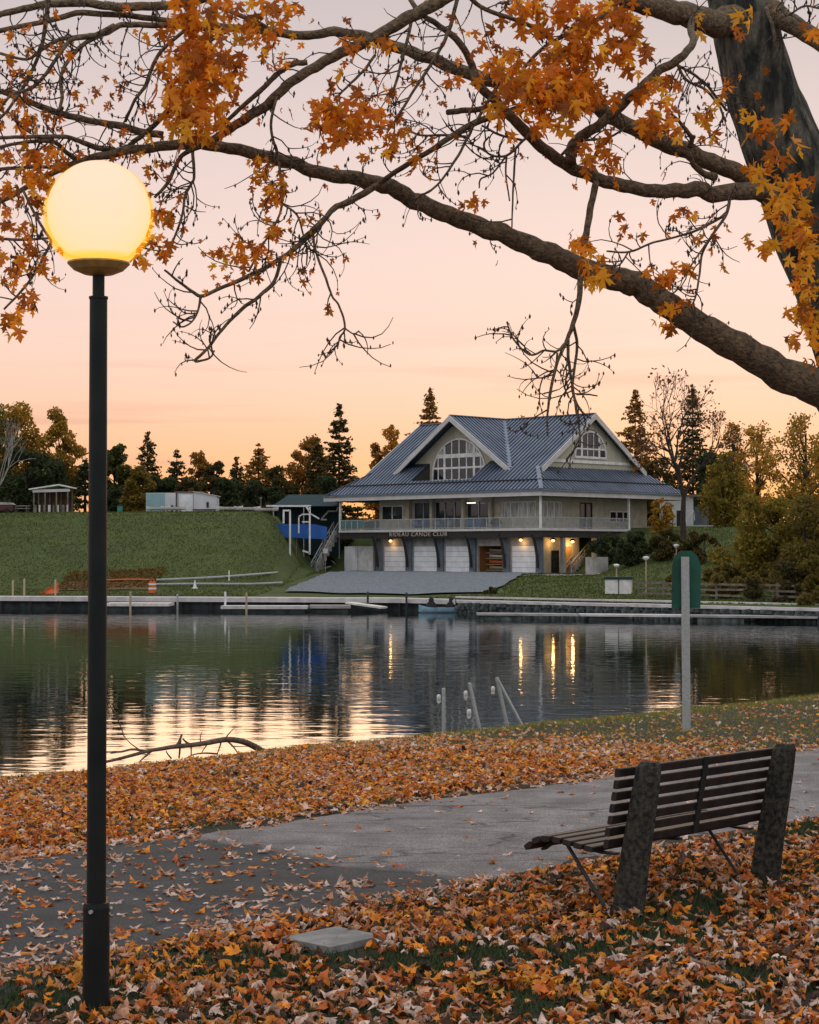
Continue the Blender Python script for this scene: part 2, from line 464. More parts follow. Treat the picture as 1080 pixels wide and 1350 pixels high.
def fast_mesh(name, V, F, m, cols=None, smooth_s=False):
    """V (n,3), F (k,3) numpy triangles"""
    me = bpy.data.meshes.new(name)
    me.vertices.add(len(V)); me.vertices.foreach_set('co', np.asarray(V, np.float32).ravel())
    me.loops.add(len(F) * 3); me.loops.foreach_set('vertex_index', np.asarray(F, np.int32).ravel())
    me.polygons.add(len(F))
    me.polygons.foreach_set('loop_start', np.arange(0, len(F) * 3, 3, dtype=np.int32))
    me.update(calc_edges=True)
    me.materials.append(M[m])
    if cols is not None: set_cols(me, cols)
    return me
def obj_from(name, me, parent=None, loc=None):
    o = bpy.data.objects.new(name, me); col.objects.link(o)
    if parent is not None: o.parent = parent
    if loc is not None: o.location = loc
    return o

def catmull(pts, sub=5):
    """pts: list of tuples of equal length"""
    P = [np.array(p, float) for p in pts]
    if len(P) < 3: 
        return [tuple(P[0] + (P[1] - P[0]) * i / sub) for i in range(sub + 1)]
    P = [2 * P[0] - P[1]] + P + [2 * P[-1] - P[-2]]
    out = []
    for i in range(1, len(P) - 2):
        for k in range(sub):
            t = k / sub
            out.append(tuple(.5 * ((2 * P[i]) + (-P[i - 1] + P[i + 1]) * t + (2 * P[i - 1] - 5 * P[i] + 4 * P[i + 1] - P[i + 2]) * t * t + (-P[i - 1] + 3 * P[i] - 3 * P[i + 1] + P[i + 2]) * t ** 3)))
    out.append(tuple(P[-2]))
    return out

# ------------------------------------------------------------------ setting: water, near bank, far shore
mb = MB(); mb.add([(-700, -60, 0), (700, -60, 0), (700, 500, 0), (-700, 500, 0)], [(0, 1, 2, 3)])
struct('water', mb, 'water')

mb = MB()
tv = [-60, -40, -25, -15, -8] + [x * .4 - 6 for x in range(100)] + [36, 42, 55, 80]
sv = [-40, -20, -8, -2] + [x * .3 for x in range(0, 75)] + [24, 30]
for s in sv:
    for t in tv:
        x, y = xy(t, s); mb.v.append((x, y, znear(x, y)))
nt = len(tv)
for i in range(len(sv) - 1):
    for j in range(nt - 1):
        mb.f.append((i * nt + j, i * nt + j + 1, (i + 1) * nt + j + 1, (i + 1) * nt + j))
struct('ground', mb, 'soil', smooth_s=True)

mb = MB()
xs = [-500, -300, -200, -140, -100, -80] + [-66 + i * 1.6 for i in range(84)] + [80, 100, 140, 200, 300, 500]
vs_ = [-3, -.7, -.5, 0, .8] + [1.6 * i for i in range(1, 70)] + [125, 150, 200, 300, 600, 1500]
for v in vs_:
    for x in xs:
        y = y_shore(x) + v; mb.v.append((x, y, zfar(x, y)))
nx = len(xs)
for i in range(len(vs_) - 1):
    for j in range(nx - 1):
        mb.f.append((i * nx + j, i * nx + j + 1, (i + 1) * nx + j + 1, (i + 1) * nx + j))
struct('far_lawn', mb, 'lawn', smooth_s=True)

# asphalt path
mb = MB()
tv2 = [-40, -25, -12] + [x * .25 - 4 for x in range(130)] + [32, 40, 55, 75]
sub = 12
for t in tv2:
    s0 = 7.62 + .22 * mnoise.noise((t * .5, 0, 0)) + .20 * mnoise.noise((t * 1.7, 5, 0)) + .08 * mnoise.noise((t * 5.1, 5, 0))
    s1 = 10.62 + .18 * mnoise.noise((t * .5, 9, 0)) + .12 * mnoise.noise((t * 2.3, 15, 0)) + .06 * mnoise.noise((t * 6.3, 15, 0))
    if t < 8.6: s0 -= .45 * smooth(8.9, 7.6, t)
    for k in range(sub + 1):
        s = s0 + (s1 - s0) * k / sub
        x, y = xy(t, s); e = .014 if 0 < k < sub else -.02
        mb.v.append((x, y, znear(x, y) + e))
for i in range(len(tv2) - 1):
    for k in range(sub):
        a = i * (sub + 1) + k
        mb.f.append((a, a + sub + 1, a + sub + 2, a + 1))
struct('path', mb, 'asphalt', smooth_s=True)

# gravel apron before the boat bays, laid over the far lawn
def sheet(name, corners, m, nu=24, nv=10, lift=.06):
    P = [Vector(c) for c in corners]      # bl, br, tr, tl (world xy)
    mb = MB()
    for j in range(nv + 1):
        for i in range(nu + 1):
            u, v = i / nu, j / nv
            q = (P[0] * (1 - u) + P[1] * u) * (1 - v) + (P[3] * (1 - u) + P[2] * u) * v
            wob = .5 * mnoise.noise((q.x * .3, q.y * .3, 8)) if i in (0, nu) or j in (0,) else 0
            x, y = q.x + wob, q.y + wob * .5
            mb.v.append((x, y, zfar(x, y) + lift))
    for j in range(nv):
        for i in range(nu):
            a = j * (nu + 1) + i; mb.f.append((a, a + 1, a + nu + 2, a + nu + 1))
    return struct(name, mb, m, smooth_s=True)
ap_bl, ap_br = hit(372, 782, True), hit(645, 783, True)
sheet('gravel_apron', [ap_bl, ap_br, B(1.6, 2.3, 0), B(29.5, 2.6, 0)], 'gravel', 40, 30, .16)
# trodden earth strip above the dock
sheet('earth_strip', [hit(72, 779, True), hit(206, 779, True), hit(200, 768, True), hit(88, 768, True)], 'dirt', 16, 4, .08)
sheet('footpath', [hit(668, 761, True), hit(790, 758, True), hit(790, 756, True), hit(690, 757, True)], 'concrete', 16, 2, .07)

# ------------------------------------------------------------------ boathouse (local axes: a along the lake front, b along the side front)
EV, SL, RA, RB = 11.1, .69, 32.0, 24.3        # eave height, roof slope, plan size at the eaves
MA, MBm = RA / 2, RB / 2
RZ = EV + SL * MBm
WF = 3.0                                      # wall set back from the eaves
GZ, DZ = 2.66, 7.25                           # ground in front, deck level
house = thing('boathouse', 'two-storey boathouse with blue-grey ribbed metal roof, big gables and a row of white boat doors', 'boathouse', B(MA, MBm, GZ))
def lb(mb, a0, a1, b0, b1, z0, z1):
    return mb.obox(B(a0, b0, z0), B(a1, b0, z0) - B(a0, b0, z0), B(a0, b1, z0) - B(a0, b0, z0), (0, 0, z1 - z0))
def H(name, mb, m, parent=None, **k): return part(name, mb, m, parent or house, **k)
def rp(pts, zf, m):                            # roof plane: polygon in (a,b) with height zf, given thickness
    m.prism([B(a, b, zf(a, b)) for a, b in pts], (0, 0, -.18))
zf_front = lambda a, b: EV + SL * b
zf_back = lambda a, b: EV + SL * (RB - b)
zf_right = lambda a, b: EV + SL * a
zf_left = lambda a, b: EV + SL * (RA - a)
zf_gr = lambda a, b: RZ - SL * (MA - a) + .03
zf_gl = lambda a, b: RZ - SL * (a - MA) + .03
GO, GW = 3.5, 5.0                              # gable overhang line and gable wall line on the lake front
RO, RW = 3.0, 3.7                              # the same on the side front
R0, R1, RF = 11.5, 20.5, 2.0                   # recess before the big window
mb = MB(); rp([(0, 0), (RO, RO), (RO, MBm), (R0, MBm), (R0, 0)], zf_front, mb); rp([(R0, 0), (R0, RF), (R1, RF), (R1, 0)], zf_front, mb)
rp([(R0, MBm), (MA, MBm), (R0, MBm - (MA - R0))], zf_front, mb); rp([(R1, MBm), (MA, MBm), (R1, MBm - (MA - R0))], zf_front, mb)
rp([(R1, 0), (R1, MBm), (RA - RO, MBm), (RA - RO, RO), (RA, 0)], zf_front, mb)
roof_front = H('roof', mb, 'roof_metal')
mb = MB(); rp([(0, 0), (0, RB), (RW, RB - RW), (RW, RW)], zf_right, mb); roof_side = H('roof', mb, 'roof_metal')
mb = MB(); rp([(RA, 0), (RA, RB), (RA - RW, RB - RW), (RA - RW, RW)], zf_left, mb); H('roof', mb, 'roof_metal')
mb = MB(); rp([(0, RB), (RO, RB - RO), (RO, MBm), (RA - RO, MBm), (RA - RO, RB - RO), (RA, RB)], zf_back, mb); H('roof', mb, 'roof_metal')
vb = MBm - GO
mb = MB(); rp([(MA, GO), (MA, MBm), (MA - vb, GO)], zf_gr, mb); rp([(MA, GO), (MA, MBm), (MA + vb, GO)], zf_gl, mb)
roof_gable = H('gable_roof', mb, 'roof_metal')
# standing seams of each roof
def seams(lines, parent):
    mb = MB()
    for (p0, p1) in lines: mb.bar(B(*p0) + Vector((0, 0, .03)), B(*p1) + Vector((0, 0, .03)), .17, .12)
    o = H('seams', mb, 'roof_seam', parent); o['kind'] = 'stuff'
ls = []
a = .4
while a < RA:
    lo, hi = .05, MBm - .05
    hi = min(hi, a) if a < RO else (min(hi, RA - a) if a > RA - RO else hi)
    if R0 < a < R1: ls.append(((a, lo, zf_front(a, lo)), (a, RF, zf_front(a, RF))))
    d = abs(a - MA)
    if d < vb: ls.append(((a, MBm - d + .2, zf_front(a, MBm - d + .2)), (a, MBm, zf_front(a, MBm))))
    if not R0 < a < R1:
        d = abs(a - MA)
        if d < vb: hi = GO + .8
        ls.append(((a, lo, zf_front(a, lo)), (a, hi, zf_front(a, hi))))
    a += .55
seams(ls, roof_front)
ls = []; b = .4
while b < RB:
    hi = min(RW, b, RB - b); ls.append(((.05, b, zf_right(.05, b)), (hi, b, zf_right(hi, b)))); b += .55
seams(ls, roof_side)
ls = []; b = GO + .2
while b < MBm - .2:
    w = MBm - b
    ls.append(((MA - .05, b, zf_gr(MA - .05, b)), (MA - w, b, zf_gr(MA - w, b)))); ls.append(((MA + .05, b, zf_gl(MA + .05, b)), (MA + w, b, zf_gl(MA + w, b)))); b += .55
seams(ls, roof_gable)
# snow rails, ridge caps, valley and hip flashings
mb = MB(); mb.tube([B(1.4, 1.4, zf_front(0, 1.4) + .14), B(RA - 1.4, 1.4, zf_front(0, 1.4) + .14)], .075, 6); H('snow_rail', mb, 'timber_dark')
mb = MB(); mb.tube([B(1.4, 1.4, zf_right(1.4, 0) + .14), B(1.4, RB - 1.4, zf_right(1.4, 0) + .14)], .075, 6); H('snow_rail', mb, 'timber_dark')
def flash(p0, p1, w=.42): H('flashing', MB().bar(B(*p0) + Vector((0, 0, .1)), B(*p1) + Vector((0, 0, .1)), w, .06), 'roof_seam')
flash((MA, MBm, RZ), (MA - vb, GO, zf_gr(MA - vb, GO))); flash((MA, MBm, RZ), (MA + vb, GO, zf_gl(MA + vb, GO)))
flash((0, 0, EV), (RO + .6, RO + .6, EV + SL * (RO + .6))); flash((RA, 0, EV), (RA - RO - .6, RO + .6, EV + SL * (RO + .6)))
H('ridge_cap', MB().bar(B(RO, MBm, RZ + .06), B(RA - RO, MBm, RZ + .06), .45, .1), 'roof_seam')
H('ridge_cap', MB().bar(B(MA, GO, RZ + .09), B(MA, MBm, RZ + .09), .45, .1), 'roof_seam')
# eave fascias and soffit
fz0, fz1 = EV - .62, EV - .02
for q in ((-.1, RA + .1, -.12, .1), (-.1, RA + .1, RB - .1, RB + .12)):
    H('fascia', lb(MB(), *q, fz0, fz1), 'fascia')
for q in ((-.14, .08, -.16, RB + .16), (RA - .08, RA + .14, -.16, RB + .16)):
    H('fascia', lb(MB(), *q, fz0 - .004, fz1 + .004), 'fascia')
H('gutter', lb(MB(), -.2, RA + .2, -.26, -.122, EV - .16, EV - .03), 'column')
H('gutter', lb(MB(), -.28, -.142, -.2, RB, EV - .165, EV - .035), 'column')
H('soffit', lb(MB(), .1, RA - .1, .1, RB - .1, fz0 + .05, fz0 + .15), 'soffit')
# rake boards of the gables
def rake(p0, p1, out):
    p0, p1 = Vector(p0), Vector(p1); d = p1 - p0
    H('rake_board', MB().obox(p0 + Vector((0, 0, -.58)), d, Vector(out) * .16, (0, 0, .60)), 'fascia')
un, vn = Vector((BU[0], BU[1], 0)), Vector((BV[0], BV[1], 0))
rake(B(MA, GO, RZ + .02), B(MA - vb - .1, GO, RZ - SL * (vb + .1) + .02), -vn); rake(B(MA, GO, RZ + .016), B(MA + vb + .1, GO, RZ - SL * (vb + .1) + .016), -vn)
rb_ = MBm - RO - .5
rake(B(RO, MBm, RZ + .02), B(RO, MBm - rb_, RZ - SL * rb_ + .02), -un); rake(B(RO, MBm, RZ + .016), B(RO, MBm + rb_, RZ - SL * rb_ + .016), -un)
rake(B(RA - RO, MBm, RZ + .02), B(RA - RO, MBm - rb_, RZ - SL * rb_ + .02), un); rake(B(RA - RO, MBm, RZ + .016), B(RA - RO, MBm + rb_, RZ - SL * rb_ + .016), un)
# gable walls
gz = zf_front(0, GW); hw = (RZ - .2 - gz) / SL
mb = MB(); mb.prism([B(MA - hw, GW, gz), B(MA + hw, GW, gz), B(MA, GW, RZ - .2)], vn * .2); lb(mb, R0, R1, GW, GW + .2, 12.1, gz)
H('gable_wall', mb, 'gable_tan')
mb = MB()
for aa in (R0, R1): mb.prism([B(aa, RF, 12.1), B(aa, GW, 12.1), B(aa, GW, zf_front(0, GW) - .02), B(aa, RF, zf_front(0, RF) - .02)], un * (.1 if aa == R1 else -.1))
lb(mb, R0, R1, RF, GW, 12.0, 12.1); H('recess', mb, 'soffit')  # dark colour carries the shadow on the cheek walls
for aa, sg in ((RW, 1), (RA - RW, -1)):
    gz2 = EV + SL * RW; hw2 = (RZ - .2 - gz2) / SL
    H('gable_wall', MB().prism([B(aa, MBm - hw2, gz2), B(aa, MBm + hw2, gz2), B(aa, MBm, RZ - .2)], un * .2 * sg), 'gable_tan')
    if sg == 1: H('sill_board', lb(MB(), RW - .14, RW - .002, MBm - 6.6, MBm + 6.6, gz2 + .55, gz2 + .85), 'white_paint')
# arched windows: outline half width at height z
def arch_window(c, half, zb, ht, verts, hors, P, label, curtained=()):
    wfun = lambda z: half * math.sqrt(max(0, 1 - ((z - zb) / ht) ** 2.2))
    zfun = lambda x: zb + ht * max(0, 1 - (abs(x) / half) ** 2) ** (1 / 2.2)
    fr = MB()
    # outer arch band, then the bars
    N = 28; xo = [half * math.cos(math.pi * i / N) for i in range(N + 1)]
    outer = [(x, zfun(x)) for x in xo]
    for (x0, z0), (x1, z1) in zip(outer, outer[1:]):
        fr.bar(P(x0, z0, .05), P(x1, z1, .05), .16, .22, up=P(0, 0, 1) - P(0, 0, 0))
    fr.bar(P(-half - .1, zb, .06), P(half + .1, zb, .06), .18, .24)
    for x, w in verts:
        fr.obox(P(x - w / 2, zb, 0), P(x + w / 2, zb, 0) - P(x - w / 2, zb, 0), P(0, 0, .1) - P(0, 0, 0), (0, 0, zfun(x) - zb))
    for z, w in hors:
        k = wfun(z); fr.obox(P(-k, z - w / 2, 0), P(k, z - w / 2, 0) - P(-k, z - w / 2, 0), P(0, 0, .115) - P(0, 0, 0), (0, 0, w))
    win = H('window', fr, 'white_paint'); win['label'] = label
    xsn = sorted([-half] + [x for x, _ in verts] + [half]); zsn = [zb] + sorted(z for z, _ in hors) + [zb + ht]
    for i in range(len(xsn) - 1):
        for j in range(len(zsn) - 1):
            x0, x1, z0, z1 = xsn[i], xsn[i + 1], zsn[j], zsn[j + 1]
            top = [(x1 - (x1 - x0) * k / 5, min(z1, zfun(x1 - (x1 - x0) * k / 5))) for k in range(6)]
            if max(t[1] for t in top) - z0 < .15: continue
            poly = [(x0, z0), (x1, z0)] + [(x, max(z, z0 + .01)) for x, z in top]
            m_ = 'curtain' if (i, j) in curtained else 'glass_dark'
            H('pane', MB().prism([P(x, z, .012) for x, z in poly], P(0, 0, .03) - P(0, 0, 0)), m_, win)
PA = lambda x, z, o: B(MA - x, GW - o, z)
arch_window(MA, 4.0, 12.6, 4.45, [(-3.15, .12), (-2.2, .3), (-1.1, .14), (0, .16), (1.1, .14), (2.2, .3), (3.15, .12)], [(13.95, .2), (15.25, .42)], PA,
            'white arched gable window of many panes facing the lake', {(0, 2), (1, 2), (5, 2), (6, 2), (7, 2), (7, 1), (5, 2)})
PB = lambda x, z, o: B(RW - o, MBm + x, z)
arch_window(MBm, 2.55, 14.85, 2.75, [(-1.45, .28), (-.5, .1), (.5, .1), (1.45, .28)], [(15.75, .16)], PB, 'smaller white arched window in the side gable', {(4, 1)})

# main floor walls with real openings
def facade(P, x0, x1, z0, z1, opens, m, name='wall', th=.25):
    """P(x, z, out); opens (xa, xb, za, zb)"""
    opens = sorted(opens); mb = MB(); dv = P(0, 0, 1) - P(0, 0, 0)
    def bx(xa, xb, za, zb):
        if xb - xa > .01 and zb - za > .01:
            mb.obox(P(xa, za, 0), P(xb, za, 0) - P(xa, za, 0), -dv * th, (0, 0, zb - za))
    x = x0
    for xa, xb, za, zb in opens:
        bx(x, xa, z0, z1); bx(xa, xb, z0, za); bx(xa, xb, zb, z1); x = xb
    bx(x, x1, z0, z1)
    return H(name, mb, m)
def window(P, xa, xb, za, zb, nv, pane='glass_dark', name='window', frame='white_paint', w=.1):
    dv = P(0, 0, 1) - P(0, 0, 0); fr = MB()
    def bx(x0, x1, z0, z1, o=.05): fr.obox(P(x0, z0, o), P(x1, z0, o) - P(x0, z0, o), -dv * .16, (0, 0, z1 - z0))
    bx(xa, xb, za, za + w); bx(xa, xb, zb - w, zb)
    for k in range(nv + 1):
        c = xa + (xb - xa) * k / nv; bx(max(xa, c - w / 2), min(xb, c + w / 2), za + w, zb - w, .052)
    win = H(name, fr, frame)
    for k in range(nv):
        c0, c1 = xa + (xb - xa) * k / nv, xa + (xb - xa) * (k + 1) / nv
        H('pane', MB().obox(P(c0 + w / 2, za + w, -.05), P(c1 - w / 2, za + w, -.05) - P(c0 + w / 2, za + w, -.05), -dv * .03, (0, 0, zb - za - 2 * w)), pane, win)
    return win
PL = lambda x, z, o: B(x, WF - o, z)           # lake front
PR = lambda x, z, o: B(WF - o, x, z)           # side front
WT = fz0 + .05
o1 = [(22.7, 26.0, 8.35, 9.95), (18.1, 20.9, DZ + .05, 10.25), (13.4, 17.7, DZ + .05, 10.25), (9.6, 13.0, DZ + .05, 10.25), (3.3, 8.0, 8.35, 10.05)]
facade(PL, WF, 26.4, DZ, WT, o1, 'wall_tan')
window(PL, 22.7, 26.0, 8.35, 9.95, 2)
window(PL, 18.1, 20.9, DZ + .05, 10.25, 2, w=.09, frame='rail'); window(PL, 13.4, 17.7, DZ + .05, 10.25, 3, w=.09, frame='rail'); window(PL, 9.6, 13.0, DZ + .05, 10.25, 2, w=.09, frame='rail')
window(PL, 3.3, 8.0, 8.35, 10.05, 4, pane='curtain')
o2 = [(3.3, 6.6, 8.35, 10.05), (9.6, 11.6, DZ + .05, 10.0), (14.6, 18.0, 8.0, 9.2)]
facade(PR, WF + .25, 21, DZ, WT, o2, 'wall_tan')
window(PR, 3.3, 6.6, 8.35, 10.05, 3, pane='curtain'); window(PR, 9.6, 11.6, DZ + .05, 10.0, 2, name='side_door', frame='timber_dark'); window(PR, 14.6, 18.0, 8.0, 9.2, 3)
mb = MB(); lb(mb, 26.1, 26.4, WF + .3, 21, DZ, WT); lb(mb, WF + .3, 26.1, 20.7, 21, DZ, WT); H('wall', mb, 'wall_tan')
H('floor', lb(MB(), WF + .3, 26.0, WF + .3, 20.6, DZ - .3, DZ), 'interior')
for aa in (21.4, 17.9, 13.2, 9.3):               # posts between the glazed openings
    H('post', lb(MB(), aa - .17, aa + .17, 2.45, 2.8, DZ + .01, WT), 'wall_tan')
# ceiling strip light seen through the glazing
H('strip_light', lb(MB(), 11.2, 12.3, 2.2, 2.4, 9.95, 10.05), emit_mat('tube_glow', (1, .95, .85), 1.6))
# deck, posts and railing
H('deck', lb(MB(), .5, 30.4, .5, WF - .01, DZ - .25, DZ), 'fascia'); H('deck', lb(MB(), .5, WF - .01, WF, 15.0, DZ - .252, DZ - .002), 'fascia'); H('deck', lb(MB(), 26.5, 30.4, WF, 14, DZ - .254, DZ - .004), 'fascia')
H('deck_beam', lb(MB(), .6, 30.3, .62, .95, DZ - .95, DZ - .26), 'timber_dark'); H('deck_beam', lb(MB(), .62, .95, .96, 15, DZ - .952, DZ - .262), 'timber_dark')
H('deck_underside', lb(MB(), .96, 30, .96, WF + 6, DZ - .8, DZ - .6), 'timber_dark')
for aa, bb_ in ((.62, .62), (30.2, .62), (30.2, 8), (.62, 14.8)):
    H('post', lb(MB(), aa - .1, aa + .1, bb_ - .1, bb_ + .1, DZ, WT), 'white_paint')
def railing(p0, p1, n, panel=None):
    p0, p1 = Vector(p0), Vector(p1); d = p1 - p0
    r = MB(); r.bar(p0 + Vector((0, 0, 1.1)), p1 + Vector((0, 0, 1.1)), .09, .08); r.bar(p0 + Vector((0, 0, .12)), p1 + Vector((0, 0, .12)), .07, .07)
    for k in range(n + 1): q = p0 + d * k / n; r.bar(q, q + Vector((0, 0, 1.1)), .09, .09, up=d.normalized())
    o = H('railing', r, 'rail')
    pk = MB(); L = d.length; m_ = int(L / .16)
    for k in range(m_): q = p0 + d * (k + .5) / m_; pk.bar(q + Vector((0, 0, .15)), q + Vector((0, 0, 1.06)), .035, .035, up=d.normalized())
    s = H('pickets', pk, 'rail', o); s['kind'] = 'stuff'
    if panel:
        g_ = H('glass_panel', MB().bar(p0 + Vector((0, 0, .6)), p1 + Vector((0, 0, .6)), .03, .85), panel, o)
railing(B(30.3, .6, DZ), B(26.4, .6, DZ), 4, 'glass_green'); railing(B(26.4, .6, DZ), B(.6, .6, DZ), 14); railing(B(.6, .6, DZ), B(.6, 15, DZ), 8); railing(B(30.3, .6, DZ), B(30.3, 8, DZ), 4, 'glass_green')
# lower level: boat bays
WL = 1.9
PL2 = lambda x, z, o: B(x, WL - o, z)
bays = [(x0 - 1.1, x1 - 1.1) for x0, x1 in [(3.2, 6.75), (8.0, 11.5), (12.7, 16.25), (17.45, 21.0), (22.15, 25.6)]]
DT = 5.45
facade(PL2, WL, 25.3, GZ - .3, DZ - .8, [(x0, x1, GZ, DT) for x0, x1 in bays], 'concrete')
for k, (x0, x1) in enumerate(bays):
    if k == 1:
        mb = MB(); lb(mb, x0 - .2, x1 + .2, 8.4, 8.5, GZ, DT + .4); lb(mb, x0 - .2, x1 + .2, WL + .3, 8.4, DT + .2, DT + .4)
        lb(mb, x0 - .3, x0 - .2, WL + .3, 8.4, GZ, DT + .4); lb(mb, x1 + .2, x1 + .3, WL + .3, 8.4, GZ, DT + .4)
        H('bay_lining', mb, 'bay_wood_lit'); continue
    door = H('boat_door', lb(MB(), x0, x1, WL + .10, WL + .16, GZ, DT), 'concrete')
    for r_ in range(5):
        z0 = GZ + (DT - GZ) * r_ / 5
        H('door_panel', lb(MB(), x0 + .02, x1 - .02, WL + .03, WL + .1, z0 + .02, GZ + (DT - GZ) * (r_ + 1) / 5 - .015), 'door_white', door)
for k, aa in enumerate((1.75, 6.28, 11.0, 15.75, 20.5, 25.1)):
    H('column', lb(MB(), aa - .42, aa + .42, WL - .3, WL - .01, GZ - .2, DZ - .8), 'column')
    pts = [B(aa, WL - .45 - .85 * (1 - math.cos(t * math.pi / 2)), GZ + .55 + 3.4 * math.sin(t * math.pi / 2) * (.55 + .45 * t)) for t in [i / 8 for i in range(9)]]
    mb = MB()
    for p0, p1 in zip(pts, pts[1:]): mb.bar(p0, p1 + (p1 - p0) * .1, .2, .2, up=un)
    H('knee_brace', mb, 'timber_dark')
# low white walls by the stairs
H('wing_wall', MB().prism([B(26.6, 2.2, GZ - .4), B(30.6, 2.2, GZ + .4), B(30.6, 2.2, 5.5), B(26.6, 2.2, 5.5)], vn * .3), 'white_paint')
H('wing_wall', lb(MB(), 29.0, 30.7, 1.7, 2.1, GZ, 5.45), 'door_white')
# lower side front: entry with lit door
facade(PR, WF + .0, 9.5, GZ - .3, DZ - .8, [(5.0, 6.2, GZ, 5.0), (6.9, 8.4, GZ, 5.35)], 'wall_tan')
window(PR, 5.0, 6.2, GZ, 5.0, 1, name='side_door', frame='timber_dark')
d_ = H('entry_door', MB().obox(PR(6.9, GZ, -.1), PR(8.4, GZ, -.1) - PR(6.9, GZ, -.1), -un * -.06, (0, 0, 2.69)), mat('door_ochre', (.62, .36, .10), .6, (.5, .28, .08), 1.5)); d_['label'] = 'ochre entry door lit by the lamp above'
H('post', lb(MB(), .7, 1.1, 4.2, 4.6, GZ, DZ - .9), 'concrete'); H('post', lb(MB(), .7, 1.1, 9.2, 9.6, GZ, DZ - .9), 'concrete')
H('brick_pier', lb(MB(), 1.2, 2.6, 12, 15, 5.2, DZ - .3), 'brick_red')
# lit wall lamps
def wall_lamp(p, pw):
    o = H('wall_lamp', MB().lathe(p + Vector((0, 0, .10)), [(.10, .22), (.34, .0), (.31, .0), (.08, .18)], 12), 'dark_metal')
    H('bulb', MB().lathe(p, [(.02, -.14), (.15, -.07), (.17, 0), (.1, .1), (.02, .12)], 10), 'wall_lamp_glow', o, smooth_s=True)
    L = bpy.data.lights.new('wall_light', 'POINT'); L.energy = pw; L.color = (1, .55, .2); L.shadow_soft_size = .15
    lo = bpy.data.objects.new('wall_light', L); col.objects.link(lo); lo.location = p + Vector((0, 0, -.3)) - ORG[house.name]; lo.parent = house
wall_lamp(B(23.0, WL - .5, 6.05), 14); wall_lamp(B(4.0, WL - .5, 6.05), 18); wall_lamp(B(WF - .6, 4.6, 6.0), 30); wall_lamp(B(WF - .6, 7.7, 5.9), 60)
# lettering on the deck edge
tc = bpy.data.curves.new('lettering', 'FONT'); tc.body = 'RIDEAU CANOE CLUB'; tc.size = .62; tc.extrude = .03; tc.space_character = 1.18
to = bpy.data.objects.new('lettering', tc); col.objects.link(to)
dg = bpy.context.evaluated_depsgraph_get(); dg.update()
tm = bpy.data.meshes.new_from_object(to.evaluated_get(dg)); bpy.data.objects.remove(to)
tx = [v.co.x for v in tm.vertices]; wtx = max(tx) - min(tx)
k = (22.2 - 13.55) / wtx
for v in tm.vertices:
    q = B(22.2 - v.co.x * k, .5 - .08 - v.co.z, DZ - .72 + v.co.y) - ORG[house.name]; v.co = q
tm.materials.append(M['letters'])
lt = bpy.data.objects.new('lettering', tm); col.objects.link(lt); lt.parent = house

# canoes stored in the open bay
def canoe_mb(c, L, W, Hh, ax, flip=False, n=14):
    X = Vector((ax[0], ax[1], 0)).normalized(); Yv = Vector((-X.y, X.x, 0)); c = Vector(c); mb = MB()
    for i in range(n + 1):
        u = -1 + 2 * i / n; w = W / 2 * (1 - abs(u) ** 2.6) + .01; sheer = Hh * (1 + .45 * abs(u) ** 3)
        for k in range(9):
            a = math.pi * k / 8; y = -w * math.cos(a); z = sheer - (sheer - (.25 * Hh * abs(u) ** 6)) * math.sin(a) ** .7
            if flip: z = Hh * 1.45 - z
            mb.v.append(tuple(c + X * (u * L / 2) + Yv * y + Vector((0, 0, z))))
    for i in range(n):
        for k in range(8):
            p = i * 9 + k; mb.f.append((p, p + 1, p + 10, p + 9))
    return mb
cc = ['wood_pole', 'orange_net', 'canoe_white', 'wood_pole', 'brick_red']
for k in range(4):
    z = GZ + .35 + k * .6
    H('rack_shelf', lb(MB(), 6.9, 10.4, WL + 1.2, WL + 1.35, z - .12, z - .04), 'wood_pole')
    o = single('canoe', canoe_mb(B(8.65, WL + 1.6, z), 3.3, .7, .3, BU), cc[k], B(8.65, WL + 1.6, z),
               ['pale wooden canoe on the bottom shelf of the open boat bay', 'orange canoe on the second shelf of the open boat bay', 'white canoe on the third shelf of the open boat bay', 'pale wooden canoe on the top shelf of the open boat bay'][k], 'canoe', 'canoes stored in the open boat bay')
# deck furniture
def chair(aa, bb_, m_, label):
    t = thing('deck_chair', label, 'chair', B(aa, bb_, DZ), 'chairs on the boathouse deck')
    part('seat', lb(MB(), aa - .3, aa + .3, bb_ - .3, bb_ + .3, DZ + .4, DZ + .47), m_, t); part('backrest', lb(MB(), aa - .3, aa + .3, bb_ + .25, bb_ + .31, DZ + .47, DZ + .95), m_, t)
    for i in (-1, 1):
        for j in (-1, 1): part('leg', lb(MB(), aa + i * .26 - .03, aa + i * .26 + .03, bb_ + j * .26 - .03, bb_ + j * .26 + .03, DZ, DZ + .4), 'dark_metal', t)
for aa, w_ in ((19.6, 'one end of the narrow glazed opening'), (18.6, 'the other end of the narrow glazed opening'), (16.2, 'one side of the widest glazed opening'), (14.6, 'the other side of the widest glazed opening'), (11.6, 'the glazing, just under the strip light'), (10.4, 'the glazing, next to the barbecue')):
    chair(aa, 1.7, 'blue_tarp', 'blue deck chair on the boathouse deck by ' + w_)
bq = thing('barbecue', 'dark covered barbecue on the boathouse deck before the tan wall', 'barbecue', B(7.6, 1.6, DZ))
part('cover', MB().lathe(B(7.6, 1.6, DZ + .45), [(.55, 0), (.62, .15), (.55, .4), (.3, .58), (.05, .62)], 14), 'dark_cloth', bq, smooth_s=True); part('stand', lb(MB(), 7.25, 7.95, 1.35, 1.85, DZ, DZ + .45), 'dark_cloth', bq)

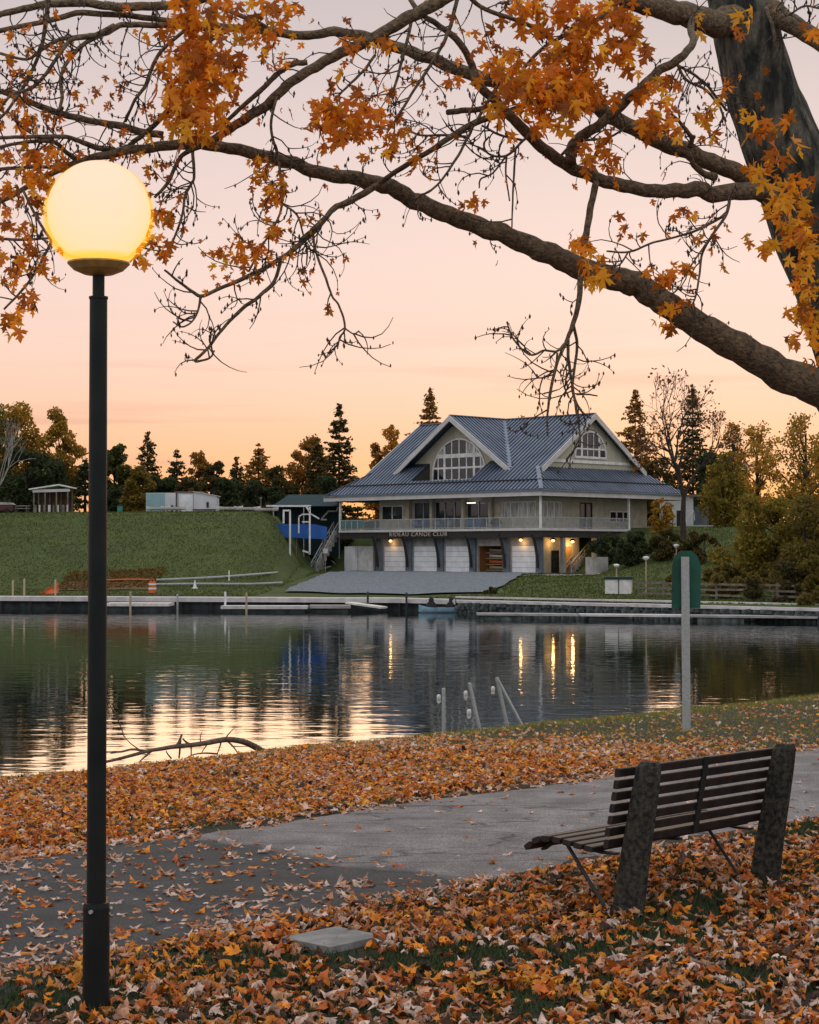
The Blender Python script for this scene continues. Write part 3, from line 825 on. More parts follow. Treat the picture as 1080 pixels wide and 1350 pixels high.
# ------------------------------------------------------------------ stairs
def stairs(name, label, p0, p1, width, side, n=9, rails=(0, 1), m='concrete'):
    """p0 foot, p1 head (world), width along side vector"""
    p0, p1 = Vector(p0), Vector(p1); side = Vector(side).normalized() * width
    t = thing(name, label, 'stairs', p0); d = p1 - p0; run = Vector((d.x, d.y, 0))
    for k in range(n):
        q = p0 + run * k / n; q.z = p0.z + d.z * k / n
        part('step', MB().obox(q - Vector((0, 0, .25)), run / n * 1.15, side, (0, 0, d.z / n + .25)), m, t)
    for i in rails:
        o_ = side * (i if i else .02)
        r = MB(); r.bar(p0 + o_ + Vector((0, 0, 1)), p1 + o_ + Vector((0, 0, 1)), .09, .09)
        for k in range(6): q = p0 + o_ + d * k / 5; r.bar(q, q + Vector((0, 0, 1)), .07, .07, up=(1, 0, 0))
        r.bar(p0 + o_ + Vector((0, 0, .55)), p1 + o_ + Vector((0, 0, .55)), .05, .05)
        part('handrail', r, 'rail', t)
    return t
s0 = at(417, 734, 209); s1 = at(447, 698, 214)
stairs('staircase', 'grey stairs with white handrails climbing the lawn to the boathouse deck', (s0.x, s0.y, zfar(s0.x, s0.y)), (s1.x, s1.y, DZ), 1.6, (-.4, .9, 0))
s0 = at(746, 756, 196); s1 = at(774, 722, 203)
stairs('staircase', 'pale stairs beside the lit ochre door of the boathouse', (s0.x, s0.y, GZ), (s1.x, s1.y, 5.3), 1.5, (.3, -.95, 0), 9)
s0 = at(806, 704, 203); s1 = at(834, 686, 208)
stairs('staircase', 'short white-railed stairs rising to the upper side deck', (s0.x, s0.y, 6.4), (s1.x, s1.y, 8.3), 1.4, (.3, -.95, 0), 6)

# ------------------------------------------------------------------ far shore: docks and walls
def shore_pts(xa, xb, n, out=0.0):
    r = []
    for i in range(n + 1):
        x = xa + (xb - xa) * i / n; r.append((x, y_shore(x) - out))
    return r
def strip(xa, xb, out0, out1, z0, z1, n=24, wob=.0):
    """solid strip following the shore between two offsets"""
    mb = MB(); k = 0
    for i in range(n + 1):
        x = xa + (xb - xa) * i / n; y = y_shore(x); w = wob * mnoise.noise((x * .2, 1, 1))
        mb.v += [(x, y - out0, z0), (x, y - out1, z0), (x, y - out1, z1 + w), (x, y - out0, z1 + w)]
    for i in range(n):
        a = i * 4; b_ = a + 4
        mb.f += [(a + j, a + (j + 1) % 4, b_ + (j + 1) % 4, b_ + j) for j in range(4)]
    mb.f += [(0, 1, 2, 3), (n * 4 + 3, n * 4 + 2, n * 4 + 1, n * 4)]
    return mb
dk = thing('dock', 'long pale-topped dock running along the lawn shore on dark supports', 'dock', (-18, y_shore(-18), 0))
part('deck', strip(-62, 3.6, -1.2, 1.3, .80, 1.04, 30, .05), 'dock_deck', dk); part('edge_board', strip(-62, 3.6, 1.31, 1.38, .66, 1.0, 30, .03), 'dock_deck', dk); part('dark_underside', strip(-62, 3.6, -1.0, .9, -.5, .84, 30), 'dock_side', dk)  # solid near-black strip stands in for the shaded gap under the deck
for i in range(24):
    x = -58 + i * 2.6; y = y_shore(x) - 1.2
    part('pile', MB().tube([(x, y, -.5), (x, y, .86)], .11, 6), 'timber_dark', dk)
wl_ = thing('retaining_wall', 'long low stone retaining wall with pale coping along the wooded shore', 'wall', (22, y_shore(22), 0))
part('wall', strip(3.7, 90, -1.2, 1.0, -.6, .78, 44), 'rubble', wl_); part('coping', strip(3.7, 90, -.6, 1.25, .79, 1.0, 44, .03), 'dock_deck', wl_); part('coping', strip(3.7, 90, -2.9, -1.9, 1.1, 1.22, 44, .05), 'dock_deck', wl_)
# stones of the wall face, irregular blocks proud of the wall
sm = []
for k in range(5):
    w, h_, dd = rnd.uniform(.5, .9), rnd.uniform(.22, .3), .3
    b_ = MB(); b_.obox((-w / 2, -dd / 2, -h_ / 2), (w, 0, rnd.uniform(-.05, .05)), (0, dd, 0), (rnd.uniform(-.06, .06), 0, h_))
    me = bpy.data.meshes.new('stone'); me.from_pydata(b_.v, [], b_.f); me.materials.append(M['rubble']); sm.append(me)
x = 4.2; cnt = 0
while x < 34:
    for zz in (.12, .42, .66):
        if cnt > 290: break
        o = obj_from('stone', rnd.choice(sm), wl_); y = y_shore(x) - 1.02
        o.location = Vector((x + rnd.uniform(-.2, .2), y + rnd.uniform(-.06, .06), zz)) - ORG[wl_.name]
        o.rotation_euler = (rnd.uniform(-.1, .1), rnd.uniform(-.06, .06), math.atan2(-22, 24) + rnd.uniform(-.1, .1)); cnt += 1
    x += .62
# floating dock lying off the retaining wall
fd = thing('floating_dock', 'long low floating dock of pale planks before the stone retaining wall', 'dock', (18, 131, 0))
fdx = [at(628, 815, 134), at(905, 817, 130), at(1080, 819, 127), at(1200, 820, 125)]
for i, (p0, p1) in enumerate(zip(fdx, fdx[1:])):
    p0, p1 = Vector((p0.x, p0.y, 0)), Vector((p1.x, p1.y, 0)); d = p1 - p0
    nseg = max(1, int(d.length / 5))
    for k in range(nseg):
        q0 = p0 + d * (k + .01) / nseg; q1 = p0 + d * (k + .99) / nseg
        part('dock_section', MB().obox(q0 + Vector((0, 0, .30)), q1 - q0, (0, 2.2, 0), (0, 0, .14)), 'dock_deck' if k % 3 else 'concrete', fd)
        part('float', MB().obox(q0 + (q1 - q0) * .08 + Vector((0, .1, -.2)), (q1 - q0) * .36, (0, 2.0, 0), (0, 0, .495)), 'dock_side' if k % 2 else 'rubble', fd)
# floating platforms by the lawn dock
def platform(label, px0, px1, py, Y, dep, h_, m_='dock_deck'):
    p0, p1 = at(px0, py, Y), at(px1, py, Y); t = thing('floating_platform', label, 'dock', ((p0.x + p1.x) / 2, Y, 0))
    part('deck', MB().obox((p0.x, Y, h_), (p1.x - p0.x, -.3, 0), (0, dep, 0), (0, 0, .24)), m_, t)
    part('float', MB().obox((p0.x + .2, Y + .15, -.2), (p1.x - p0.x - .4, -.3, 0), (0, dep - .3, 0), (0, 0, h_ + .195)), 'dock_side', t)
    return t
platform('small white floating platform moored before the orange barrel', 138, 224, 797, 153, 3.2, .42, 'canoe_white')
platform('long low swimming platform moored off the lawn dock', 291, 405, 801, 150, 2.4, .28)
platform('grey floating platform next to the white launching ramp', 408, 462, 800, 151, 2.2, .3, 'concrete')
rp0 = at(455, 794, 152); rr = thing('launching_ramp', 'white launching ramp sloping from the dock to the water', 'ramp', (rp0.x + 1.4, 151, 0))
part('deck', MB().obox((rp0.x, 152.5, .62), (2.9, -1.6, -.35), (0.5, 1.6, 0), (0, 0, .14)), 'canoe_white', rr); part('frame', MB().obox((rp0.x + .1, 152.6, .45), (2.7, -1.5, -.34), (0.5, 1.4, 0), (0, 0, .165)), 'dock_side', rr)
# mooring posts standing in the water or on the dock
for px, py0, py1, Y, m_, lab in [(17, 765, 787, 163, 'wood_pole', 'short wooden stake at the end of the lawn dock'), (32, 763, 788, 162, 'wood_pole', 'tall wooden stake beside the orange netting'), (73, 764, 788, 161, 'wood_pole', 'wooden stake holding the peak of the orange netting'),
                                 (172, 780, 803, 151.5, 'wood_pole', 'wooden pole at the white floating platform'), (234, 783, 801, 156, 'rail', 'short grey pole between the two floating platforms'), (297, 780, 803, 152, 'white_paint', 'white pole at the tip of the long swimming platform'),
                                 (325, 781, 805, 149.2, 'wood_pole', 'orange-brown pole at the edge of the long swimming platform'), (536, 781, 800, 153, 'dock_side', 'dark bollard on the dock before the gravel apron'), (485, 780, 800, 153.5, 'dock_side', 'dark bollard beside the white launching ramp')]:
    p = at(px, py0, Y); q = at(px, py1, Y)
    single('mooring_post', MB().tube([(p.x, Y, min(q.z, -.3) if Y < 158 else q.z - .4), (p.x, Y, p.z - .05), (p.x, Y, p.z)], [.085, .085, .05], 8), m_, (p.x, Y, 0), lab, 'post', 'mooring posts along the dock')
# orange netting, barrel and long pale boom pipes
p0 = hit(52, 783, True); p1 = hit(78, 783, True)
mb = MB(); n_ = 14
for j in range(7):
    for i in range(n_ + 1):
        u = i / n_; x = p0.x + (p1.x - p0.x) * u; hgt = (.15 + 1.05 * u ** 1.4) * (1 - .1 * math.sin(u * 9))
        mb.v.append((x, p0.y + .5 * mnoise.noise((x, j * .4, 0)) * (1 - j / 8) - .5, p0.z - .1 + hgt * j / 6))
for j in range(6):
    for i in range(n_):
        a = j * (n_ + 1) + i; mb.f.append((a, a + 1, a + n_ + 2, a + n_ + 1))
on = link('safety_netting', mb, 'orange_net', p0); on.modifiers.new('thick', 'SOLIDIFY').thickness = .03
tag(on, 'slack orange safety netting bunched on the dock', 'netting')
p = hit(201, 782, True)
br = thing('barrel', 'orange and white traffic barrel at the end of the boom pipes', 'barrel', p)
part('body', MB().lathe(p, [(.36, 0), (.36, .15), (.33, .17), (.33, .45), (.31, .47), (.31, .95), (.27, .98)], 14), 'orange_net', br)
for z in (.3, .68): part('reflective_band', MB().lathe(p + Vector((0, 0, z)), [(.345, 0), (.345, .16)], 14, False), 'white_paint', br)
part('handle', MB().tube([p + Vector((-.15, 0, .98)), p + Vector((-.1, 0, 1.2)), p + Vector((.1, 0, 1.2)), p + Vector((.15, 0, .98))], .05, 6), 'orange_net', br)
def ground_pipe(pts, r_, m_, label, lift=.25):
    P = [hit(px, py, True) + Vector((0, 0, lift)) for px, py in pts]
    P = [Vector(q) for q in catmull([tuple(q) for q in P], 6)]
    return single('boom_pipe', MB().tube(P, r_, 6), m_, P[0], label, 'pipe')
ground_pipe([(206, 769), (280, 765), (350, 760), (420, 753), (436, 750)], .10, 'rail', 'long pale boom pipe climbing the lawn to the boathouse stairs')
ground_pipe([(206, 774), (260, 774), (330, 774), (372, 772)], .09, 'rail', 'pale boom pipe lying low along the shore grass')
ground_pipe([(140, 769), (170, 768), (198, 768)], .07, 'orange_net', 'thin orange pipe crossing the brown earth strip')
p = hit(257, 776, True); single('marker_cone', MB().lathe(p, [(.3, 0), (.28, .06), (.16, .1), (.03, .75)], 12), 'white_paint', p, 'small white cone standing on the shore grass', 'cone')
p = hit(302, 766, True); single('marker_stake', MB().tube([p, p + Vector((0, 0, .95))], .06, 6), 'white_paint', p, 'white stake standing by the long boom pipe', 'stake')
# small blue boat with two dark bundles
bp_ = at(582, 801, 150); bt = thing('moored_boat', 'small pale blue boat with dark bundles fore and aft at the dock', 'boat', (bp_.x, 149.6, 0))
part('hull', canoe_mb((bp_.x, 149.6, -.08), 3.6, 1.2, .5, (1, 0)), 'boat_blue', bt, smooth_s=True)
for dx in (-.8, .8):
    part('bundle', MB().lathe((bp_.x + dx, 149.6, .1), [(.42, 0), (.5, .25), (.38, .6), (.2, .8), (.22, .95), (.05, 1.15)], 10), 'dark_cloth', bt, smooth_s=True)

# ------------------------------------------------------------------ far shore: things on the lawn
def onfar(px, Y): 
    x = (px - CX) / FPX * Y; return Vector((x, Y, zfar(x, Y)))
# shelter
p = onfar(70, 206); sh = thing('picnic_shelter', 'open picnic shelter with white low-pitched roof under the big trees', 'shelter', p)
W_, D_ = 4.3, 3.4
part('roof', MB().prism([p + Vector((-W_ / 2 - .2, -D_ / 2, 2.55)), p + Vector((.9, -D_ / 2, 3.05)), p + Vector((W_ / 2 + .1, -D_ / 2, 2.75)), p + Vector((W_ / 2 + .1, -D_ / 2, 2.62)), p + Vector((.9, -D_ / 2, 2.9)), p + Vector((-W_ / 2 - .2, -D_ / 2, 2.42))], (0, D_, 0)), 'white_paint', sh)
part('beam', MB().obox(p + Vector((-W_ / 2 + .2, -D_ / 2 + .2, 2.15)), (W_ - .3, 0, .1), (0, .15, 0), (0, 0, .3)), 'fascia', sh)
part('back_panel', MB().obox(p + Vector((-W_ / 2 + .5, D_ / 2 - .3, 0)), (W_ - .7, 0, 0), (0, .1, 0), (0, 0, 2.4)), 'brown_panel', sh)
for i in range(4):
    for j in (0, 1): part('post', MB().obox(p + Vector((-W_ / 2 + .25 + i * 1.22, -D_ / 2 + .25 + j * 2.7, -.2)), (.13, 0, 0), (0, .13, 0), (0, 0, 2.6)), 'fence_wood', sh)
for i in range(8): part('baluster', MB().obox(p + Vector((-W_ / 2 + .4 + i * .5, -D_ / 2 + .1, -.2)), (.16 if i % 3 else .26, 0, 0), (0, .06, 0), (0, 0, 1.0)), 'fascia' if i % 2 else 'fence_wood', sh)
p = onfar(6, 205); tr_ = thing('covered_trailer', 'low dark red trailer under a pale rounded cover near the shelter', 'trailer', p)
part('body', MB().box(p + Vector((-.3, 0, .25)), 2.6, 1.4, .6), 'red_body', tr_); part('cover', MB().prism([p + Vector((-1.7, -.75, .86)), p + Vector((1.1, -.75, .86)), p + Vector((.8, -.75, 1.08)), p + Vector((-1.4, -.75, 1.2))], (0, 1.5, 0)), 'concrete', tr_)
for dx in (-.8, .4): part('wheel', MB().tube([p + Vector((dx, -.78, .2)), p + Vector((dx, -.60, .2))], .28, 12), 'dark_cloth', tr_)
p = onfar(29, 206); pt = thing('picnic_table', 'grey picnic table standing between shelter and covered trailer', 'picnic table', p)
part('tabletop', MB().box(p + Vector((0, 0, .7)), 1.8, .8, .07), 'concrete', pt)
for dy in (-.65, .65): part('bench_seat', MB().box(p + Vector((0, dy, .42)), 1.8, .28, .06), 'concrete', pt)
for dx in (-.6, .6): part('leg', MB().box(p + Vector((dx, 0, -.05)), .1, 1.5, .76), 'fence_wood', pt)
p = onfar(158, 206); wb = thing('litter_bin', 'small green litter bin on the crest of the lawn', 'bin', p)
part('body', MB().lathe(p, [(.26, -.1), (.33, .7), (.35, .72)], 12), 'green_plastic', wb); part('lid', MB().lathe(p + Vector((0, 0, .73)), [(.36, 0), (.3, .1), (.05, .15)], 12), 'dark_cloth', wb)
# containers and sheds
p = onfar(213, 207); ct = thing('shipping_container', 'pale teal ribbed container with white end on the lawn crest', 'container', p)
part('body', MB().box(p + Vector((.05, 0, -.2)), 3.1, 2.4, 2.35), 'shed_white', ct)
for i in range(9): part('rib', MB().obox(p + Vector((-1.52 + i * .235, -1.3, -.1)), (.13, 0, 0), (0, .1, 0), (0, 0, 2.15)), 'container_teal', ct)
part('front_panel', MB().obox(p + Vector((-1.53, -1.245, -.12)), (2.05, 0, 0), (0, .05, 0), (0, 0, 2.25)), 'container_teal', ct)
part('doorway', MB().obox(p + Vector((1.2, -1.25, -.1)), (.2, 0, 0), (0, .06, 0), (0, 0, .9)), 'interior', ct)
p = onfar(247, 208); s2_ = thing('storage_shed', 'white boxy shed with brown overhanging roof between container and lean-to shed', 'shed', p)
part('body', MB().box(p + Vector((0, 0, -.2)), 1.95, 2.4, 2.4), 'shed_white', s2_); part('roof', MB().box(p + Vector((.3, 0, 2.22)), 3.0, 2.8, .1), 'shed_roof', s2_); part('door', MB().obox(p + Vector((-.8, -1.26, -.1)), (1.55, 0, 0), (0, .05, 0), (0, 0, 2.1)), 'door_white', s2_)
p = onfar(272, 206); s3_ = thing('storage_shed', 'white lean-to shed with sloping roof and one dark window', 'shed', p)
part('body', MB().prism([p + Vector((-1.2, -1.2, -.2)), p + Vector((1.25, -1.2, -.2)), p + Vector((1.25, -1.2, 1.75)), p + Vector((-1.2, -1.2, 2.2))], (0, 2.6, 0)), 'shed_white', s3_)
part('roof', MB().prism([p + Vector((-1.3, -1.35, 2.24)), p + Vector((1.4, -1.35, 1.75)), p + Vector((1.4, -1.35, 1.83)), p + Vector((-1.3, -1.35, 2.32))], (0, 2.9, 0)), 'fascia', s3_)
part('window', MB().obox(p + Vector((.15, -1.26, .55)), (.24, 0, 0), (0, .05, 0), (0, 0, .6)), 'interior', s3_)
part('bench_ledge', MB().obox(p + Vector((-1.3, -1.7, .25)), (2.5, 0, 0), (0, .4, 0), (0, 0, .12)), 'brown_panel', s3_)
# canoes laid out on the crest
for px, L, lab in [(208, 2.4, 'white canoe laid out before the teal container'), (229, 2.6, 'white canoe laid out before the boxy shed'), (303, 2.7, 'white canoe lying nearest the lean-to shed'), (326, 2.7, 'white canoe in the middle of three on the lawn crest'), (351, 2.5, 'white canoe beside the white hoist frame')]:
    p = onfar(px, 203.5); c_ = thing('canoe', lab, 'canoe', p, 'canoes laid out on the lawn crest')
    part('hull', canoe_mb(p + Vector((0, 0, .22)), L * 1.05, .8, .34, (1, .06), rnd.random() < .0), 'canoe_white', c_, smooth_s=True)
    for dx in (-.7, .7): part('trestle', MB().box(p + Vector((dx, 0, -.1)), .1, .7, .36), 'fence_wood', c_)
p = onfar(344, 206.5); single('flag_post', MB().tube([p, p + Vector((0, 0, 1.5)), p + Vector((0, 0, 1.52)), p + Vector((0, 0, 1.72))], [.05, .05, .14, .12], 8), 'fence_wood', p, 'short post with pale knob behind the row of canoes', 'post')
# blue tarpaulin store, tent and hoist frames
p = at(394, 709, 205); p.z = zfar(p.x, p.y)
z0 = at(394, 711, 205).z; z1 = at(394, 691, 205).z
bl = thing('covered_boat_rack', 'bright blue tarpaulin stretched over a boat rack on the slope', 'boat rack', (p.x, 205, z0 - 1))
part('cover', MB().prism([(p.x - 2.6, 204, z0 + .25), (p.x + 3.0, 204, z0), (p.x + 3.0, 204, z1 - .3), (p.x + 1.8, 204, z1 - .02), (p.x - 2.2, 204, z1), (p.x - 2.6, 204, z1 - .25)], (0, 2.6, 0)), 'blue_tarp', bl)
for dx in (-2.4, -.2, 2.6):
    for dy in (.2, 2.3): part('leg', MB().tube([(p.x + dx, 204 + dy, zfar(p.x + dx, 204 + dy) - .2), (p.x + dx, 204 + dy, z0 + .1)], .06, 6), 'fence_wood', bl)
p = onfar(402, 216); gz_ = p.z; tt = thing('tent', 'dark teal peaked canopy tent behind the blue tarpaulin', 'tent', p)
zt = at(402, 652, 216).z; ze = at(402, 668, 216).z
part('roof', MB().add([(p.x - 3.6, 213.5, ze), (p.x + 4.2, 213.5, ze), (p.x + 4.2, 219, ze), (p.x - 3.6, 219, ze), (p.x - 1.8, 216, zt), (p.x + 2.6, 216, zt)], [(0, 1, 5, 4), (1, 2, 5), (2, 3, 4, 5), (3, 0, 4)]), 'teal_tent', tt)
part('side_wall', MB().obox((p.x - 3.4, 218.7, gz_), (7.4, 0, 0), (0, .1, 0), (0, 0, ze - gz_)), 'teal_tent', tt)
for dx in (-3.4, 0, 4.0):
    part('pole', MB().tube([(p.x + dx, 213.7, gz_ - .3), (p.x + dx, 213.7, ze)], .06, 6), 'rail', tt)
def frame_thing(label, segs, Y, base, r_=.09):
    b0 = at(*base, Y); t = thing('hoist_frame', label, 'frame', (b0.x, Y, zfar(b0.x, Y)))
    for k, (q0, q1) in enumerate(segs):
        v0, v1 = at(*q0, Y), at(*q1, Y)
        part('post' if abs(q0[0] - q1[0]) < 4 else 'beam', MB().bar(v0, v1, r_ * 2, r_ * 2, up=(0, 1, 0)), 'white_paint', t)
frame_thing('tall white hoist frame with long crossbeam over the blue tarpaulin', [((408.5, 667), (408.5, 731)), ((351, 667), (410, 667)), ((404, 668), (408, 674)), ((399, 726), (409, 729))], 202.5, (408, 730))
frame_thing('white hooked hoist post standing on the lawn slope', [((382.5, 673), (382.5, 740)), ((373, 673), (383, 673)), ((374, 674), (374, 690)), ((373, 733), (383, 737)), ((377, 744), (384, 744))], 198, (382, 740))
frame_thing('low white tubular frame in front of the blue tarpaulin', [((394, 682), (394, 703)), ((394, 681), (399, 678)), ((398, 678), (411, 678)), ((411, 678), (421, 684)), ((398, 688), (409, 688))], 203.2, (394, 703), .07)
frame_thing('white landing rails rising behind the deck corner', [((424, 684), (433, 674)), ((432, 674), (443, 674)), ((443, 675), (446, 668)), ((423, 685), (431, 685))], 217, (424, 684), .08)
p = at(429, 727, 205); sg_ = thing('notice_sign', 'small white notice on a post at the foot of the lawn stairs', 'sign', (p.x, 205, zfar(p.x, 205)))
part('post', MB().tube([(p.x, 205, zfar(p.x, 205) - .2), (p.x, 205, p.z)], .04, 6), 'rail', sg_); part('board', MB().box((p.x, 204.93, p.z - .2), .5, .04, .5), 'white_paint', sg_)
# kerb rail below the stairs
ground_pipe([(420, 735), (430, 740), (442, 750)], .07, 'rail', 'slanting rail at the foot of the lawn stairs', .5)

# ------------------------------------------------------------------ far shore: right bank
p = hit(816, 783, True)
ub = thing('utility_box', 'white utility box with dark lid on the shore lawn', 'utility box', p)
k_ = p.y / FPX; wv, hv = 37 * k_, 19 * k_
part('body', MB().box(p, wv * .92, 1.4, hv, (.93, -.18)), 'white_paint', ub); part('lid', MB().box(p + Vector((0, 0, hv)), wv, 1.6, .2, (.93, -.18)), 'teal_tent', ub)
part('seam', MB().box(p + Vector((-.1, -.72, 0)), .06, .05, hv, (.93, -.18)), 'dark_metal', ub)
def small_lamp(px, py0, py1, lab):
    p = hit(px, py1, True); z = at(px, py0, p.y).z; t = thing('path_lamp', lab, 'lamp', p, 'small lamps along the shore path')
    part('post', MB().tube([p, Vector((p.x, p.y, z - .3))], .06, 6), 'wood_pole', t)
    part('shade', MB().lathe(Vector((p.x, p.y, z - .32)), [(.07, 0), (.26, .2), (.24, .3), (.1, .36)], 10), 'white_paint', t, smooth_s=True)
small_lamp(852, 734, 784, 'pale shore lamp with bell shade beside the rail fence'); small_lamp(813, 744, 766, 'small white-topped lamp rising behind the utility box'); small_lamp(892, 718, 745, 'small lamp on the grassy bank above the green sign'); small_lamp(760, 708, 735, 'white sign-like lamp beside the pale entry stairs')
# rail fence
fn = thing('rail_fence', 'weathered wooden rail fence along the shore path under the shrubs', 'fence', hit(900, 788, True))
fxs = [842, 875, 908, 945, 985, 1025, 1065, 1105]; fp = [hit(px, 787 + (px - 842) * .03, True) for px in fxs]
for q in fp: part('post', MB().box(q + Vector((0, 0, -.2)), .16, .16, 1.5), 'fence_wood', fn)
for q0, q1 in zip(fp, fp[1:]):
    for hz_ in (.3, .7, 1.1): part('rail', MB().bar(q0 + Vector((0, -.1, hz_)), q1 + Vector((0, -.1, hz_ + rnd.uniform(-.05, .05))), .05, .16), 'fence_wood', fn)
p = hit(787, 757, True); single('concrete_block', MB().box(p + Vector((0, 0, -.2)), 1.6, 1.6, 1.8, (.9, .3)), 'concrete', p, 'pale concrete retaining block at the end of the footpath', 'block')
# house behind the trees
p = onfar(893, 222); zt = at(893, 655, 222).z; zb_ = at(893, 700, 222).z
hs = thing('white_house', 'small white building with dark doorway behind the bare tree', 'house', (p.x, 222, zb_))
part('wall', MB().box((p.x + .2, 224, zb_ - 1), 3.4, 4, zt - zb_ + 1), 'shed_white', hs); part('door', MB().obox((p.x - .05, 221.9, zb_), (.75, 0, 0), (0, .15, 0), (0, 0, 2.4)), 'interior', hs)
part('wall', MB().box((p.x + 2.9, 225, zb_ - 1), 2.0, 3.5, zt - zb_ - .1), 'column', hs); part('roof', MB().box((p.x + .8, 224, zt), 5.4, 4.6, .25), 'shed_roof', hs)
for px in (911, 945):
    q = at(px, 690, 214); t = thing('handrail', 'white tubular handrail on the terrace beside the ' + ('dark doorway' if px < 920 else 'olive willow'), 'handrail', (q.x, 214, q.z))
    part('rail', MB().tube([at(px - 6, 692, 214), at(px - 6, 684, 214), at(px + 4, 673, 214), at(px + 5, 686, 214)], .06, 6), 'white_paint', t)
q0, q1 = at(918, 693, 214), at(952, 693, 214); single('terrace_ledge', MB().obox(q0 - Vector((0, 0, .15)), q1 - q0, (0, 2, 0), (0, 0, .2)), 'fascia', q0, 'pale terrace ledge below the white handrails', 'ledge')

# ------------------------------------------------------------------ far trees
def quads_mesh(name, C, S, c0, c1, m='foliage', flat=0.0, droop=0.0, asp=1.0):
    """leaf clump faces: centres C (n,3), sizes S (n), colours between c0 and c1"""
    n_ = len(C)
    nv = nrg.normal(size=(n_, 3)); nv[:, 2] += flat * np.sign(nv[:, 2] + 1e-9)
    nv /= np.linalg.norm(nv, axis=1, keepdims=True)
    r_ = nrg.normal(size=(n_, 3)); r_[:, 2] -= droop
    u = np.cross(nv, r_); u /= np.linalg.norm(u, axis=1, keepdims=True) + 1e-9
    w = np.cross(nv, u)
    su = (S * nrg.uniform(.35, .6, n_))[:, None]; sw = (S * nrg.uniform(.5, .9, n_) * asp)[:, None]
    V = np.stack([C - w * sw, C + u * su * .9 - w * sw * .1, C + w * sw, C - u * su + w * sw * .15], 1).reshape(-1, 3)
    i0 = np.arange(n_) * 4
    F = np.concatenate([np.stack([i0, i0 + 1, i0 + 2], 1), np.stack([i0, i0 + 2, i0 + 3], 1)])
    k = nrg.uniform(0, 1, (n_, 1)); c = np.array(c0) * (1 - k) + np.array(c1) * k; c *= nrg.uniform(.65, 1.3, (n_, 1))
    return fast_mesh(name, V, F, m, np.repeat(c, 4, 0))

def broadleaf(px, py, wpx, Y, c0, c1, label, n=3800, base=None, trunk_w=.22, ls=.42, holes=.5, name='broadleaf_tree', low=.12, group='trees beyond the water', bark='far_bark', nb=26):
    g = onfar(px, Y)
    if base is not None: g = hit(px, base, True); Y = g.y
    top = at(px, py, Y).z; Hh = top - g.z; Wd = wpx / FPX * Y * 1.1
    t = thing(name, label, 'tree', g, group)
    n = int(n * 2.6); nb = int(nb * 1.35); ls *= .78
    rr = random.Random(int(px * 7 + py)); blobs = []
    tb = MB(); mid = Vector((rr.uniform(-.1, .1) * Wd, 0, Hh * .45))
    tb.tube([(0, 0, -.5), tuple(mid * .5), tuple(mid), (mid.x * 1.1, 0, Hh * .78)], [trunk_w, trunk_w * .8, trunk_w * .6, trunk_w * .2], 6)
    for k in range(nb):
        zf = low + (1 - low) * (k + rr.random()) / nb * .95
        prof = math.sin(math.pi * min(1, max(.06, (zf - low) / (1 - low) * .80 + .16))) ** .7
        a = rr.uniform(0, 2 * math.pi); r_ = Wd / 2 * prof * rr.uniform(.25, 1.0) * .82
        br_ = min(Wd, Hh) * rr.uniform(.11, .2) * (1.15 - .45 * zf)
        c = Vector((r_ * math.cos(a), r_ * math.sin(a) * .8, zf * Hh - br_ * .4)); blobs.append((c, br_))
        s_ = Vector((mid.x * zf, 0, max(.1, zf - .28) * Hh)); mp = (s_ + c) / 2 + Vector((0, 0, -.04 * Hh))
        tb.tube([s_, mp, c], [trunk_w * .35, trunk_w * .2, .02], 4, False)
    tb.v = [tuple(Vector(v) + g) for v in tb.v]
    part('trunk', tb, bark, t)
    w = np.array([b[1] ** 2 for b in blobs]); w /= w.sum()
    idx = nrg.choice(len(blobs), n, p=w)
    cen = np.array([tuple(b[0]) for b in blobs])[idx]; rad = np.array([b[1] for b in blobs])[idx]
    d = nrg.normal(size=(n, 3)); d /= np.linalg.norm(d, axis=1, keepdims=True)
    rr_ = nrg.uniform(holes, 1.0, n) ** .7 * nrg.choice([1, 1, 1, 1.25], n)
    C = cen + d * (rad * rr_)[:, None] * np.array([1, 1, .8])
    me = quads_mesh('crown', C, np.full(n, ls), c0, c1)
    obj_from('crown', me, t)
    return t

